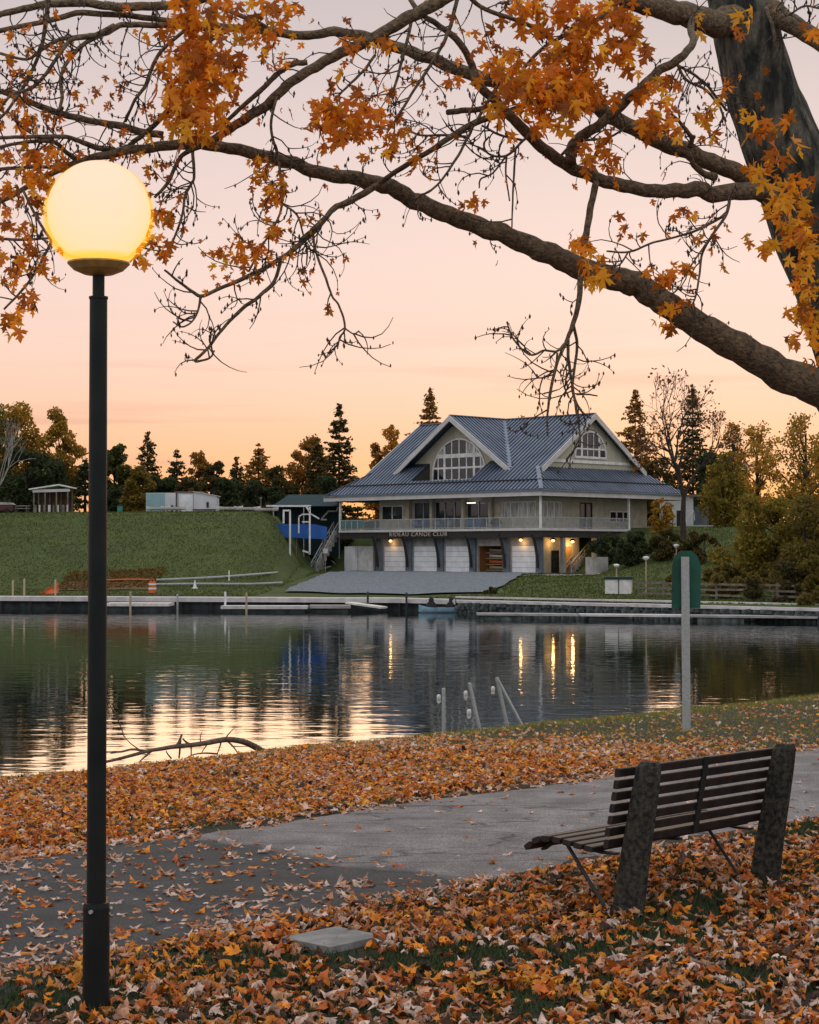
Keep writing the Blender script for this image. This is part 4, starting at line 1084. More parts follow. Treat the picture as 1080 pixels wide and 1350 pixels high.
def conifer(px, py, wpx, Y, c0, c1, label, base=None, name='spruce_tree', levels=None, dens=1.0, low=.1, group='trees beyond the water', gap=.35, irregular=.25):
    g = onfar(px, Y)
    top = at(px, py, Y).z; Hh = top - g.z; Wd = wpx / FPX * Y * 1.5; dens *= 2.0
    t = thing(name, label, 'tree', g, group); rr = random.Random(int(px * 3 + py))
    tb = MB(); tb.tube([g + Vector((0, 0, -.5)), g + Vector((0, 0, Hh * .6)), g + Vector((0, 0, Hh))], [.22, .12, .015], 6)
    L = levels or int(Hh / .42); C = []; S = []
    for k in range(L):
        f = low + (1 - low) * k / L
        if rr.random() < .06: continue
        nbr = rr.randint(5, 8); ln0 = Wd / 2 * (1 - f) ** .85 * rr.uniform(1 - irregular, 1 + irregular * .5) + .12
        a0 = rr.uniform(0, 6.28)
        for j in range(nbr):
            ln = ln0 * rr.uniform(.6, 1.1); a = a0 + 6.283 * j / nbr + rr.uniform(-.3, .3); z0 = f * Hh + rr.uniform(-.15, .15)
            tip = Vector((math.cos(a) * ln, math.sin(a) * ln, z0 - ln * .12 + .12 * ln * f)); s_ = Vector((0, 0, z0))
            tb.tube([g + s_, g + (s_ + tip) / 2 + Vector((0, 0, -.06 * ln)), g + tip], [.035, .025, .01], 3, False)
            m_ = max(2, int(ln / .22 * dens))
            for q in range(m_):
                u = gap + (1 - gap) * (q + rr.random()) / m_ if ln > .6 else rr.random()
                pz = s_ + (tip - s_) * u + Vector((rr.gauss(0, .10 + .1 * u * ln * .4), rr.gauss(0, .1 + .1 * u * ln * .4), rr.gauss(0, .08) - .08 * math.sin(u * 3.14) * ln))
                C.append(tuple(pz)); S.append(rr.uniform(.26, .46))
    part('trunk', tb, 'far_bark', t)
    me = quads_mesh('crown', np.array(C), np.array(S), c0, c1, flat=.6, asp=1.1)
    obj_from('crown', me, t)
    return t

def bare_tree(px, py, wpx, Y, label, base=None, m='far_bark', seed=3, depth=6, name='bare_tree', leafy=0, spread=.42, up=.25, trunk=.24, lean=0.0):
    g = onfar(px, Y)
    if base is not None: g = hit(px, base, True); Y = g.y
    top = at(px, py, Y).z; Hh = top - g.z; Wd = wpx / FPX * Y
    t = thing(name, label, 'tree', g, 'trees beyond the water'); rr = random.Random(seed); segs = []; tips = []
    def grow(p, d, ln, r_, k):
        q = p + d * ln; mid = (p + q) / 2 + Vector((rr.gauss(0, .03), rr.gauss(0, .03), rr.gauss(0, .02))) * ln
        segs.append((p, mid, q, r_, r_ * .62, k))
        if k == 0: tips.append(q); return
        for j in range(rr.choice([2, 2, 3]) if k < depth else 4):
            v = Vector((rr.gauss(0, 1), rr.gauss(0, 1), rr.gauss(0, .6))); v -= d * v.dot(d); v.normalize()
            nd = (d + v * rr.uniform(.35, 1) * spread * 1.6 + Vector((0, 0, up * .5))).normalized()
            grow(q, nd, ln * rr.uniform(.66, .86), r_ * .62, k - 1)
    grow(Vector((0, 0, 0)), Vector((lean, 0, 1)).normalized(), Hh * .26, trunk, depth)
    mx_ = max(abs(s_[2].x) for s_ in segs); mz = max(s_[2].z for s_ in segs); sx = Wd / 2 / mx_; sz = Hh / mz
    sc = lambda v: g + Vector((v.x * sx, v.y * sx, v.z * sz))
    tb = MB(); tw = MB()
    for p, mid, q, r0, r1, k in segs: (tb if k >= depth - 1 else tw).tube([sc(p), sc(mid), sc(q)], [max(r0, .022), max((r0 + r1) / 2, .02), max(r1, .018)], 5 if k > 3 else 3, False)
    part('trunk', tb, m, t); o = part('crown', tw, m, t)
    if leafy:
        pts = np.array([tuple(sc(q) - g) for q in tips]); C = np.repeat(pts, leafy, 0) + nrg.normal(scale=.28, size=(len(pts) * leafy, 3))
        obj_from('leaves', quads_mesh('leaves', C, np.full(len(C), .26), (.30, .13, .03), (.20, .09, .03)), t)
    return t

DG, DG2 = (.030, .050, .022), (.080, .088, .028)      # dark green
OL, OL2 = (.16, .145, .026), (.34, .23, .03)        # olive, raised to hold the glow of backlit crowns
OR, OR2 = (.46, .20, .025), (.62, .31, .035)         # autumn orange, with backlight glow worked into the colour
BR, BR2 = (.18, .11, .026), (.30, .165, .028)         # brown green
broadleaf(-42, 515, 150, 219, DG, OL, 'huge dark broad tree overshadowing the covered trailer', 5200, name='broadleaf_tree')
broadleaf(22, 527, 105, 228, OL, OR2, 'tall broad tree with orange-tinged crown behind the covered trailer', 4600, ls=.38)
broadleaf(79, 533, 72, 226, OL, OR2, 'tall loose tree with golden crown close behind the picnic shelter', 3200, ls=.36, holes=.3)
broadleaf(40, 590, 110, 213, DG, DG2, 'dark leafy tree overhanging the picnic shelter', 4200, low=.02)
bare_tree(-22, 548, 130, 209, 'leaning pale bare tree before the dark broad tree', m='pale_bark', seed=5, depth=4, lean=.9, trunk=.12, spread=.5)
conifer(112, 602, 46, 222, DG, DG2, 'dark narrow evergreen between shelter and lamp post', low=.0)
broadleaf(150, 583, 58, 224, DG, OL, 'dark green rounded tree behind the litter bin', 3200, low=.02)
broadleaf(182, 612, 40, 213, OL, BR2, 'yellow-brown drooping tree beside the teal container', 2200, low=.02, ls=.34)
conifer(194, 567, 46, 242, DG, BR, 'tall pointed spruce rising behind the teal container')
conifer(233, 590, 42, 244, DG, BR, 'pointed spruce behind the boxy white shed')
broadleaf(262, 592, 40, 246, BR, OR, 'thin-crowned autumn tree behind the lean-to shed', 1500, holes=.2, ls=.34)
broadleaf(213, 625, 54, 226, DG, DG2, 'dense dark bush behind the teal container and canoes', 2600, low=0)
broadleaf(160, 640, 70, 218, DG, DG2, 'low dark thicket behind the litter bin', 2400, low=0)
broadleaf(247, 628, 46, 224, DG, BR, 'dark bush over the roof of the boxy white shed', 2000, low=0)
broadleaf(284, 606, 44, 238, DG, BR, 'dark rounded tree behind the lean-to shed window', 2200, low=.05)
broadleaf(300, 628, 52, 222, DG, DG2, 'dark dense bush beside the lean-to shed', 2400, low=0)
broadleaf(332, 632, 54, 221, DG, DG2, 'dark bush behind the middle canoe', 2400, low=0)
conifer(312, 600, 40, 236, DG, BR, 'small spruce rising over the row of canoes')
conifer(341, 584, 62, 240, BR, OR, 'flat-topped open pine over the row of canoes', name='pine_tree', low=.42, dens=.8, gap=.5, irregular=.5)
broadleaf(366, 612, 48, 232, DG, BR, 'dark tree behind the hoist crossbeam', 2300, low=.02)
broadleaf(362, 640, 50, 220, DG, DG2, 'low dark bush beside the teal tent', 2000, low=0)
broadleaf(403, 571, 66, 240, BR, OR, 'brown-orange broad tree behind the teal tent', 3000, holes=.3, ls=.36)
broadleaf(425, 622, 66, 224, DG, DG2, 'dark tree crowding the boathouse eave', 3000, low=0)
conifer(447, 531, 66, 232, DG, BR, 'tall ragged spruce standing by the boathouse eave', dens=1.2)
conifer(418, 572, 44, 236, DG, BR, 'shorter spruce next to the tall ragged spruce')
broadleaf(517, 553, 44, 262, OR, OR2, 'bright orange tree peeping over the boathouse roof slope', 2200, ls=.34)
conifer(567, 509, 92, 258, BR, OR, 'tall pine crown rising over the boathouse gable', name='pine_tree', dens=1.0, irregular=.4)
broadleaf(500, 580, 40, 262, BR, OR, 'brown tree top just above the boathouse hip', 1500)
broadleaf(692, 541, 32, 264, OR, OR2, 'small orange tree top showing over the boathouse ridge', 700, ls=.3)
conifer(838, 513, 82, 250, BR, OR, 'tall spruce behind the side gable of the boathouse', irregular=.35)
bare_tree(902, 487, 178, 222, 'round-crowned bare tree standing before the white building', seed=9, depth=7, leafy=1, trunk=.36, spread=.60, up=.06, base=716)
conifer(914, 505, 58, 246, DG, BR, 'dark spruce seen through the round bare tree')
broadleaf(940, 592, 76, 240, DG, DG2, 'dark dense tree behind the terrace handrails', 3200, low=0)
broadleaf(870, 600, 60, 246, DG, BR, 'dark tree between side gable and bare tree', 2000, low=0, holes=.3)
broadleaf(962, 548, 60, 232, BR, OR2, 'loose golden tree behind the olive willow', 1600, holes=.15, ls=.32)
broadleaf(1002, 552, 80, 214, OL2, OR2, 'loose yellow-green tree above the shore willow', 1500, holes=.2, ls=.32)
broadleaf(1056, 538, 96, 206, OL, OR2, 'open golden tree with dark trunk at the wooded bank', 1600, holes=.15, ls=.32, trunk_w=.3)
broadleaf(1098, 560, 110, 212, OL2, OR2, 'golden-brown tree at the end of the wooded bank', 1700, holes=.2)
broadleaf(958, 590, 66, 204, OL, OL2, 'tall olive willow beside the terrace handrails', 2200, low=.05, ls=.3)
broadleaf(1010, 648, 150, 188, OL, OL2, 'spreading olive willow overhanging the shore', 5200, low=.02, ls=.28, base=772)
broadleaf(1075, 650, 120, 182, BR, OL, 'brown-green willow at the far end of the rail fence', 4200, low=.02, ls=.28, base=780)
# shrubs on the right bank
def shrub(px, py, wpx, Y, c0, c1, label, n=1800, base=None): return broadleaf(px, py, wpx, Y, c0, c1, label, n, base=base, trunk_w=.08, ls=.26, low=0, name='shrub', group='shrubs on the wooded bank', nb=18)
shrub(800, 702, 64, 197, DG, DG2, 'dark shrub mass beside the pale entry stairs', 2600, 746); shrub(842, 698, 66, 199, DG, DG2, 'dark shrub mass below the side deck stairs', 2600, 742); shrub(884, 697, 60, 200, DG, BR, 'dark shrub before the white building', 2200, 738)
shrub(872, 655, 40, 204, OL, OR2, 'small golden shrub in front of the white building', 900, 702); shrub(925, 700, 60, 196, DG, BR, 'brown-green shrub at the foot of the bare tree', 2000, 742)
shrub(960, 742, 90, 168, BR, OL, 'low brown shrub behind the rail fence and green sign', 2600, 788); shrub(1030, 738, 110, 164, BR, DG, 'wide brown-green shrub hanging over the rail fence', 3200, 792); shrub(1085, 730, 90, 160, BR, OL, 'brown shrub at the end of the rail fence', 2600, 796)
shrub(905, 755, 70, 170, BR, OL, 'low brushy shrub behind the shore lamp', 1600, 782)
shrub(427, 722, 30, 200, DG, DG2, 'dark shrub added for the shade under the landing of the lawn stairs', 1000, 748)  # added shrub, its dark leaves stand in for shadow below the landing
shrub(648, 774, 22, 160, DG, OL, 'tiny shrub at the corner of the gravel apron', 400, 783)

# reeds on the brown strip
pa, pb = hit(75, 778, True), hit(205, 778, True)
Cn = np.stack([nrg.uniform(pa.x, pb.x, 1500), nrg.uniform(pa.y - .5, pa.y + 6, 1500), np.zeros(1500)], 1)
Cn[:, 2] = [zfar(x, y) + .1 for x, y, _ in Cn]
o = obj_from('dry_reeds', quads_mesh('dry_reeds', Cn, np.full(1500, .2), (.20, .09, .015), (.12, .065, .015), 'grass', asp=1.0)); o['kind'] = 'stuff'
n_ = 120000
fx = nrg.uniform(-60, 48, n_); fv = nrg.uniform(1.2, 72, n_); pts = []
for x, v in zip(fx, fv):
    y = y_shore(x) + v; a_, b_ = ab(x, y)
    if (-13 + (y - 163) / 8 < x < 8 and y > 158 and y < 215) or (b_ > -1 and -1 < a_ < 33) or (x < 16 and y > 207): continue
    pts.append((x, y, zfar(x, y)))
A = np.array(pts); n_ = len(A); hh = nrg.uniform(.06, .17, n_)[:, None]; an = nrg.uniform(-.6, .6, n_)
sd = np.stack([np.cos(an), np.sin(an), np.zeros(n_)], 1) * nrg.uniform(.03, .07, n_)[:, None]; tip = np.stack([nrg.normal(0, .6, n_), nrg.normal(0, .6, n_), np.ones(n_)], 1) * hh
V = np.stack([A - sd, A + sd, A + tip], 1).reshape(-1, 3)
cc_ = np.where(nrg.random((n_, 1)) < .7, np.array([[.075, .10, .016]]), np.array([[.14, .135, .035]])) * nrg.uniform(.68, 1.22, (n_, 1))
o = obj_from('far_grass', fast_mesh('far_grass', V, np.arange(n_ * 3).reshape(-1, 3), 'grass', np.repeat(cc_, 3, 0))); o['kind'] = 'stuff'

# ------------------------------------------------------------------ street lamp
p = hit(126.5, 1334, False); LX, LY = p.x, p.y
kl = LY / FPX
zz = lambda py: at(126, py, LY).z
lp = thing('street_lamp', 'black park lamp post with glowing amber globe', 'lamp', (LX, LY, p.z))
rpole = 25.5 * kl / 2
part('base_sleeve', MB().lathe((LX, LY, 0), [(17.6 * kl, p.z - .15), (17.4 * kl, zz(1196)), (16.4 * kl, zz(1190)), (rpole, zz(1189))], 24), 'black_paint', lp, smooth_s=False)
for a_ in (0.3, 2.4, 4.5):
    q = Vector((LX + 17.3 * kl * math.cos(a_), LY + 17.3 * kl * math.sin(a_), zz(1199)))
    part('set_screw', MB().tube([q, q + Vector((math.cos(a_), math.sin(a_), 0)) * .012], .009, 8), 'galvanised', lp)
part('pole', MB().lathe((LX, LY, 0), [(rpole, zz(1189)), (rpole * .97, zz(800)), (11.6 * kl, zz(395)), (12.6 * kl, zz(394)), (12.6 * kl, zz(391)), (8 * kl, zz(391))], 28), 'black_paint', lp, smooth_s=False)
part('neck', MB().lathe((LX, LY, 0), [(8 * kl, zz(392)), (8 * kl, zz(362))], 20), 'black_paint', lp)
gc = Vector((LX, LY, zz(285))); gr = 73.5 * kl
part('fitter', MB().lathe((LX, LY, 0), [(9 * kl, zz(363)), (20 * kl, zz(361.5)), (33 * kl, zz(356)), (41 * kl, zz(348)), (41 * kl, zz(346))], 32), mat('fitter_metal_lit', (.62, .40, .13), .5, (.45, .28, .09), 20, metal=.4), lp)  # amber base colour replaces the globe's light on the fitter
def sphere_prof(r_, a0=-1.0, a1=1.0, n=28):
    A0, A1 = math.asin(max(-1, a0)), math.asin(min(1, a1))
    return [(max(1e-4, r_ * math.cos(A0 + (A1 - A0) * i / n)), r_ * math.sin(A0 + (A1 - A0) * i / n)) for i in range(n + 1)]
glb = part('globe', MB().lathe(gc, sphere_prof(gr, -.79), 48), 'amber_glass', lp, smooth_s=True)
part('diffuser', MB().lathe(gc + Vector((0, 0, gr * .07)), sphere_prof(gr * .925, -.80), 48), 'lamp_glow', glb, smooth_s=True)

# ------------------------------------------------------------------ bench
eB, gB = Vector((.690, .724, 0)), Vector((-.724, .690, 0))
P1 = hit(826, 1207); P2 = P1 + eB * 1.36; P2.z = znear(P2.x, P2.y)
bz = P1.z; P2.z = bz
bn = thing('park_bench', 'dark slatted park bench on two rough concrete posts facing the path', 'bench', (P1 + P2) / 2)
UPz = Vector((0, 0, 1)); lean = -gB * .19 + UPz   # posts lean back
for q in (P1, P2):
    bm = MB(); prof = [(0, .080, .066), (.25, .074, .060), (.7, .066, .052), (.83, .060, .047), (.86, .045, .035)]
    for h_, hg, he in prof:
        c = q + lean * h_ + UPz * (-.06 if h_ == 0 else 0)
        for sg, se in ((-1, -1), (1, -1), (1, 1), (-1, 1)):
            for (f1, f2) in ((1, .72), (.72, 1)) if sg * se > 0 else ((.72, 1), (1, .72)):
                bm.v.append(tuple(c + gB * hg * sg * f1 + eB * he * se * f2))
    for i in range(len(prof) - 1):
        for k in range(8): bm.f.append((i * 8 + k, i * 8 + (k + 1) % 8, (i + 1) * 8 + (k + 1) % 8, (i + 1) * 8 + k))
    bm.f.append(tuple(range((len(prof) - 1) * 8, len(prof) * 8)))
    part('post', bm, 'bench_concrete', bn)
def slat(c, h_, t_, upv, wv, L0=-.13, L1=1.36 + .06):
    """board along eB; upv = direction of its width, wv = direction of thickness"""
    upv, wv = upv.normalized(), wv.normalized(); mb = MB(); e_ = .006
    poly = [(-h_ / 2, -t_ / 2 + e_), (-h_ / 2 + e_, -t_ / 2), (h_ / 2 - e_, -t_ / 2), (h_ / 2, -t_ / 2 + e_), (h_ / 2, t_ / 2 - e_), (h_ / 2 - e_, t_ / 2), (-h_ / 2 + e_, t_ / 2), (-h_ / 2, t_ / 2 - e_)]
    mb.prism([c + eB * L0 + upv * a_ + wv * b_ for a_, b_ in poly], eB * (L1 - L0))
    return mb
for i in range(7):
    h_ = .80 - i * .066
    c = P1 + lean * h_ + gB * .115
    part('back_slat', slat(c, .050, .034, lean, gB, -.13 + rnd.uniform(-.006, .006), 1.42), 'bench_wood', bn)
prof = [(.60, .335), (.545, .372), (.47, .388), (.395, .388), (.32, .380), (.245, .370), (.17, .362)]
for i, (g_, h_) in enumerate(prof):
    g0, h0 = prof[max(0, i - 1)]; g1, h1 = prof[min(6, i + 1)]
    tg = (gB * (g0 - g1) + UPz * (h0 - h1))
    part('seat_slat', slat(P1 + gB * g_ + UPz * h_, .058, .032, tg, tg.cross(eB), -.13 + rnd.uniform(-.006, .006), 1.42), 'bench_wood', bn)
for q in (P1 + eB * .01, P2 - eB * .01):
    mb = MB(); pts = [q + gB * (g_ - .0) + UPz * (h_ - .035) for g_, h_ in prof] + [q + gB * .07 + UPz * .33]
    for a_, b_ in zip(pts, pts[1:]): mb.bar(a_, b_, .045, .012)
    part('seat_bracket', mb, 'dark_metal', bn)
    part('strut', MB().tube([q + gB * .44 + UPz * .36, q + gB * .12 + UPz * (-.02)], .011, 8), 'dark_metal', bn)
qm = P1 + eB * .68
part('centre_strap', MB().bar(qm + lean * .38 + gB * .09, qm + lean * .83 + gB * .09, .045, .012, up=gB), 'dark_metal', bn)
part('centre_strap', MB().bar(qm + gB * .60 + UPz * .31, qm + gB * .12 + UPz * .335, .045, .012), 'dark_metal', bn)

# ------------------------------------------------------------------ green sign seen from behind
p = hit(905, 964); Y = p.y; ks = Y / FPX
sg = thing('green_sign', 'back of a green clipped-corner sign on a grey metal post', 'sign', p)
pt_ = at(903, 734, Y); tilt = (pt_ - p)
ch = MB(); w_ = 5.2 * ks
for x0, x1, y0, y1 in ((-w_, w_, 0, .006), (-w_, -w_ + .006, .006, .035), (w_ - .006, w_, .006, .035)):
    ch.obox(p + Vector((x0, y0 - .04, -.2)), tilt + Vector((0, 0, .2)), (x1 - x0, 0, 0), (0, y1 - y0, 0))
part('post', ch, 'galvanised', sg)
sc_ = at(905, 764, Y)
def pl(px, py): return at(px, py, Y) + Vector((0, .02, 0))
part('panel', MB().prism([pl(886, 802), pl(924, 802), pl(924.5, 745), pl(920, 733), pl(911, 726), pl(899, 726), pl(890, 733), pl(886.5, 745)], (0, .012, 0)), 'sign_green', sg)
for py in (748, 792): 
    q = at(903.2, py, Y) + Vector((0, -.045, 0)); part('bolt', MB().tube([q, q + Vector((0, .02, 0))], .016, 8), 'galvanised', sg)

# ------------------------------------------------------------------ slab, shore stakes, fallen branch, floats
p = hit(438, 1243); SLAB = p.copy(); q = thing('paving_slab', 'square weathered concrete slab sunk among the fallen leaves', 'slab', p)
mb = MB(); k_ = .19; ring = [(1, 1), (1, -1), (-1, -1), (-1, 1)]
top = [p + eB * (a_ * k_ * 1.02 + rnd.uniform(-.015, .015)) + gB * (b_ * k_ * .96 + rnd.uniform(-.015, .015)) + UPz * .03 for a_, b_ in ring]
mb.prism([v - UPz * .12 for v in top], UPz * .12); 
part('slab_body', mb, 'slab', q)
def stake(pts, lab, s_=17.5, r_=.035):
    kx = (pts[0][0] - CX) / FPX; Y = s_ / (N2[1] + N2[0] * kx)
    P = [at(px, py, Y) for px, py in pts]; b0 = P[0]; g_ = znear(b0.x, b0.y)
    d = (P[0] - P[1]).normalized(); low_ = P[0] + d * max(0, (P[0].z - g_ + .25) / max(.2, -d.z))
    return low_, P, Y
for pts, lab in [([(585, 958), (585, 908)], 'upright pale stake at the leaf-strewn water edge'), ([(631, 955), (619, 901)], 'leaning pale stake standing alone between upright stake and propped pair')]:
    low_, P, Y = stake(pts, lab)
    single('shore_stake', MB().tube([low_, P[1], P[1] + (P[1] - low_).normalized() * .01], [.026, .025, .012], 8), 'galvanised', low_, lab, 'stake', 'stakes at the water edge')
low_, P, Y = stake([(667, 948), (655, 893)], ''); 
st = thing('propped_stakes', 'two pale stakes propped together like an open A at the water edge', 'stakes', low_)
part('stake', MB().tube([low_, P[1]], .026, 8), 'galvanised', st)
low2, P2_, _ = stake([(684, 948), (657, 897)], '', 17.3); part('stake', MB().tube([low2, P2_[1]], .021, 8), 'galvanised', st)
for px, py, lab in [(578.5, 921, 'white float beside the upright stake'), (614, 916, 'white float beside the leaning stake'), (618.5, 941, 'low white float below the leaning stake'), (650, 910, 'white float beside the propped stakes')]:
    d = ray(px, py); Yw = -CAM.z / d.z; q = CAM + d * Yw
    single('mooring_float', MB().lathe(q, [(.02, -.08), (.055, -.06), (.065, 0), (.065, .08), (.05, .12), (.015, .135)], 12), 'canoe_white', q, lab, 'float', 'floats off the water edge', True)
# fallen branch
sbr = 17.25
def bpt(px, py):
    kx = (px - CX) / FPX; return at(px, py, sbr / (N2[1] + N2[0] * kx))
fb = thing('fallen_branch', 'bare fallen branch lying along the water edge', 'branch', bpt(250, 1000))
def tw(pts, r0, r1, name='twig'):
    c = catmull([tuple(bpt(*q)) for q in pts], 5); n_ = len(c)
    part(name, MB().tube(c, [r0 + (r1 - r0) * i / (n_ - 1) for i in range(n_)], 7), 'driftwood', fb, smooth_s=True)
tw([(346, 991), (335, 984), (318, 977), (298, 975), (275, 979), (255, 982), (232, 984), (214, 987), (196, 990), (170, 997), (146, 1003), (120, 1008)], .042, .014, 'stem')
tw([(190, 990), (175, 988), (160, 991), (146, 993)], .016, .008); tw([(200, 990), (192, 997), (184, 1004)], .015, .007); tw([(232, 984), (236, 978), (240, 968)], .018, .012); tw([(238, 975), (237, 990), (236, 1000)], .014, .01)
tw([(252, 982), (245, 978), (241, 974)], .014, .01); tw([(296, 975), (303, 966), (309, 960)], .010, .004); tw([(300, 977), (308, 985), (315, 995)], .012, .006); tw([(287, 994), (270, 993), (255, 995), (245, 1000)], .012, .006); tw([(292, 977), (289, 987), (286, 995)], .01, .006)
tw([(183, 988), (172, 980), (163, 970)], .008, .004); tw([(145, 930), (152, 941), (157, 952), (164, 972)], .008, .006); tw([(265, 980), (264, 973), (266, 966)], .008, .004); tw([(226, 1000), (221, 994), (219, 990)], .010, .006); tw([(252, 984), (252, 996), (250, 1002)], .009, .006); tw([(275, 979), (270, 986), (266, 992)], .009, .005)

# ------------------------------------------------------------------ big maple overhead
DT_ = 11.5
tree_base = Vector((3.12, DT_, 0)); tree_base.z = znear(tree_base.x, tree_base.y)
mt = thing('maple_tree', 'leaning maple with long bare limbs and orange leaves reaching over the lamp and bench', 'tree', tree_base)
def limb(pts, name='limb', m='limb_bark', n=10, sub=6, rough=.08, seed=0):
    """pts: (px, py, width_px, depth)"""
    P = [(*at(px, py, d), w * d / FPX / 2) for px, py, w, d in pts]
    c = catmull(P, sub)
    q = [Vector(k[:3]) for k in c]; r_ = [max(.0025, k[3]) * (1 + rough * mnoise.noise((i * .55, seed, 0))) for i, k in enumerate(c)]
    for i in range(len(q)): q[i] = q[i] + Vector((mnoise.noise((i * .35, seed + 3, 0)), mnoise.noise((i * .35, seed + 7, 0)), mnoise.noise((i * .35, seed + 11, 0)))) * r_[i] * .35
    BR_PATHS.append((q, r_, seed))
    return part(name, MB().tube(q, r_, n), m, mt, smooth_s=True)
BR_PATHS = []
# trunk: ground to above the frame
tp = [(tree_base.x + .10, DT_, tree_base.z - .2, .36), (tree_base.x, DT_, tree_base.z + .5, .30)]
for px, py, w in [(1205, 760, 134), (1158, 540, 126), (1114, 400, 118), (1076, 310, 112), (1048, 230, 106), (1020, 160, 98), (1000, 100, 92), (985, 40, 86), (972, -30, 82), (950, -160, 70), (935, -300, 50)]:
    v = at(px, py, DT_); tp.append((*v, w * DT_ / FPX / 2))
c = catmull(tp, 7); tb = MB()
q = [Vector(k[:3]) for k in c]; nseg = 22; o_ = 0
for i, p_ in enumerate(q):
    d = (q[min(i + 1, len(q) - 1)] - q[max(i - 1, 0)]).normalized(); sd = d.cross(Vector((0, 1, 0))).normalized(); up_ = sd.cross(d)
    for k in range(nseg):
        a_ = 2 * math.pi * k / nseg
        rr_ = c[i][3] * (1 + .06 * math.sin(a_ * 5 + i * .12) + .05 * mnoise.noise((math.cos(a_) * 2, math.sin(a_) * 2, i * .25)))
        tb.v.append(tuple(p_ + (sd * math.cos(a_) + up_ * math.sin(a_)) * rr_))
for i in range(len(q) - 1):
    for k in range(nseg): tb.f.append((i * nseg + k, i * nseg + (k + 1) % nseg, (i + 1) * nseg + (k + 1) % nseg, (i + 1) * nseg + k))
trunk_o = part('trunk', tb, 'bark', mt, smooth_s=True)

limb([(1150, 545, 70, 11.5), (1090, 516, 52, 11.4), (1040, 496, 46, 11.3), (985, 466, 42, 11.2), (925, 430, 38, 11.1), (880, 402, 35, 11.0), (840, 377, 34, 11.0), (800, 364, 31, 10.9), (760, 351, 30, 10.9), (720, 333, 29, 10.8), (690, 320, 27, 10.8), (650, 304, 25, 10.7), (610, 290, 24, 10.7),
      (580, 279, 23, 10.6), (545, 263, 23, 10.6), (515, 247, 22, 10.5), (490, 240, 20, 10.5), (430, 229, 18, 10.4), (380, 214, 17, 10.4), (330, 201, 16, 10.3), (290, 193, 15, 10.3), (250, 190, 14, 10.2), (200, 194, 13, 10.2), (150, 202, 11, 10.1), (110, 212, 10, 10.1), (75, 225, 8, 10.0), (35, 247, 7, 9.9), (-10, 272, 5, 9.8)], seed=1)
limb([(1085, 290, 60, 11.5), (1045, 258, 40, 11.5), (1000, 240, 28, 11.4), (970, 227, 24, 11.3), (930, 210, 23, 11.2), (880, 190, 22, 11.1), (840, 171, 21, 11.0), (800, 150, 20, 11.0), (760, 130, 19, 10.9), (700, 115, 19, 10.9), (650, 106, 18, 10.8), (600, 90, 17, 10.8), (560, 74, 16, 10.7), (520, 61, 15, 10.7), (480, 48, 14, 10.7), (440, 42, 13, 10.6), (400, 47, 12, 10.6), (358, 41, 12, 10.5), (320, 38, 11, 10.5), (270, 33, 9, 10.5), (230, 28, 8, 10.4), (180, 22, 8, 10.4), (110, 17, 8, 10.3), (60, 28, 7, 10.3), (-10, 42, 6, 10.2)], seed=2)
limb([(1075, 285, 60, 11.5), (1030, 262, 34, 11.4), (985, 251, 24, 11.2), (940, 256, 22, 11.0), (922, 249, 21, 10.95), (890, 252, 19, 10.9), (850, 250, 18, 10.8), (810, 242, 18, 10.7), (770, 228, 17, 10.6), (735, 210, 16, 10.5), (705, 185, 15, 10.4), (680, 160, 14, 10.3), (655, 135, 12, 10.3), (630, 110, 12, 10.2), (622, 85, 10, 10.2), (605, 55, 9, 10.1), (580, 34, 8, 10.1), (555, 18, 7, 10.0), (535, -10, 6, 10.0)], seed=3)
limb([(752, 216, 15, 10.5), (754, 195, 15, 10.5), (766, 180, 15, 10.45), (790, 165, 13, 10.4), (815, 143, 13, 10.4), (842, 118, 13, 10.35), (872, 92, 12, 10.35), (900, 74, 11, 10.3), (914, 55, 10, 10.4), (911, 38, 10, 10.8), (915, 15, 10, 11.2)], seed=4)
limb([(943, 234, 12, 11.1), (925, 227, 9, 11.0), (912, 212, 7, 10.9), (909, 195, 7, 10.9), (912, 183, 7, 10.85), (900, 165, 5, 10.8), (885, 150, 4, 10.7)], seed=5, n=7)
limb([(1000, 30, 50, 11.5), (950, 30, 38, 11.3), (910, 22, 33, 11.1), (870, 10, 30, 10.9), (830, -2, 27, 10.7), (780, -22, 24, 10.5)], seed=6)
limb([(985, 5, 40, 11.5), (1015, 14, 30, 11.4), (1045, 32, 26, 11.2), (1085, 58, 23, 11.0), (1130, 95, 20, 10.8)], seed=7)
limb([(640, -40, 22, 10.0), (590, -5, 19, 10.0), (560, 12, 18, 10.0), (520, 34, 17, 10.0), (485, 54, 15, 10.0), (450, 70, 15, 10.0), (415, 88, 14, 10.0), (380, 112, 13, 10.0), (345, 143, 13, 10.05), (310, 165, 12, 10.1), (275, 187, 10, 10.15), (240, 205, 6, 10.2), (222, 240, 5, 10.15), (204, 260, 4, 10.1)], seed=8)
limb([(405, 82, 8, 10.0), (385, 85, 8, 10.0), (365, 98, 7, 10.0), (345, 118, 7, 10.0), (320, 140, 6, 10.05), (290, 168, 5, 10.1)], seed=9, n=7)
limb([(215, 178, 10, 10.3), (187, 174, 10, 10.3), (160, 166, 10, 10.3), (135, 162, 9, 10.3), (105, 156, 9, 10.3), (75, 148, 9, 10.3), (40, 135, 8, 10.3), (5, 122, 7, 10.3), (-20, 112, 6, 10.3)], seed=10)
limb([(222, 145, 8, 10.0), (200, 168, 7, 10.1), (180, 184, 7, 10.2), (165, 196, 6, 10.2)], seed=11, n=7)
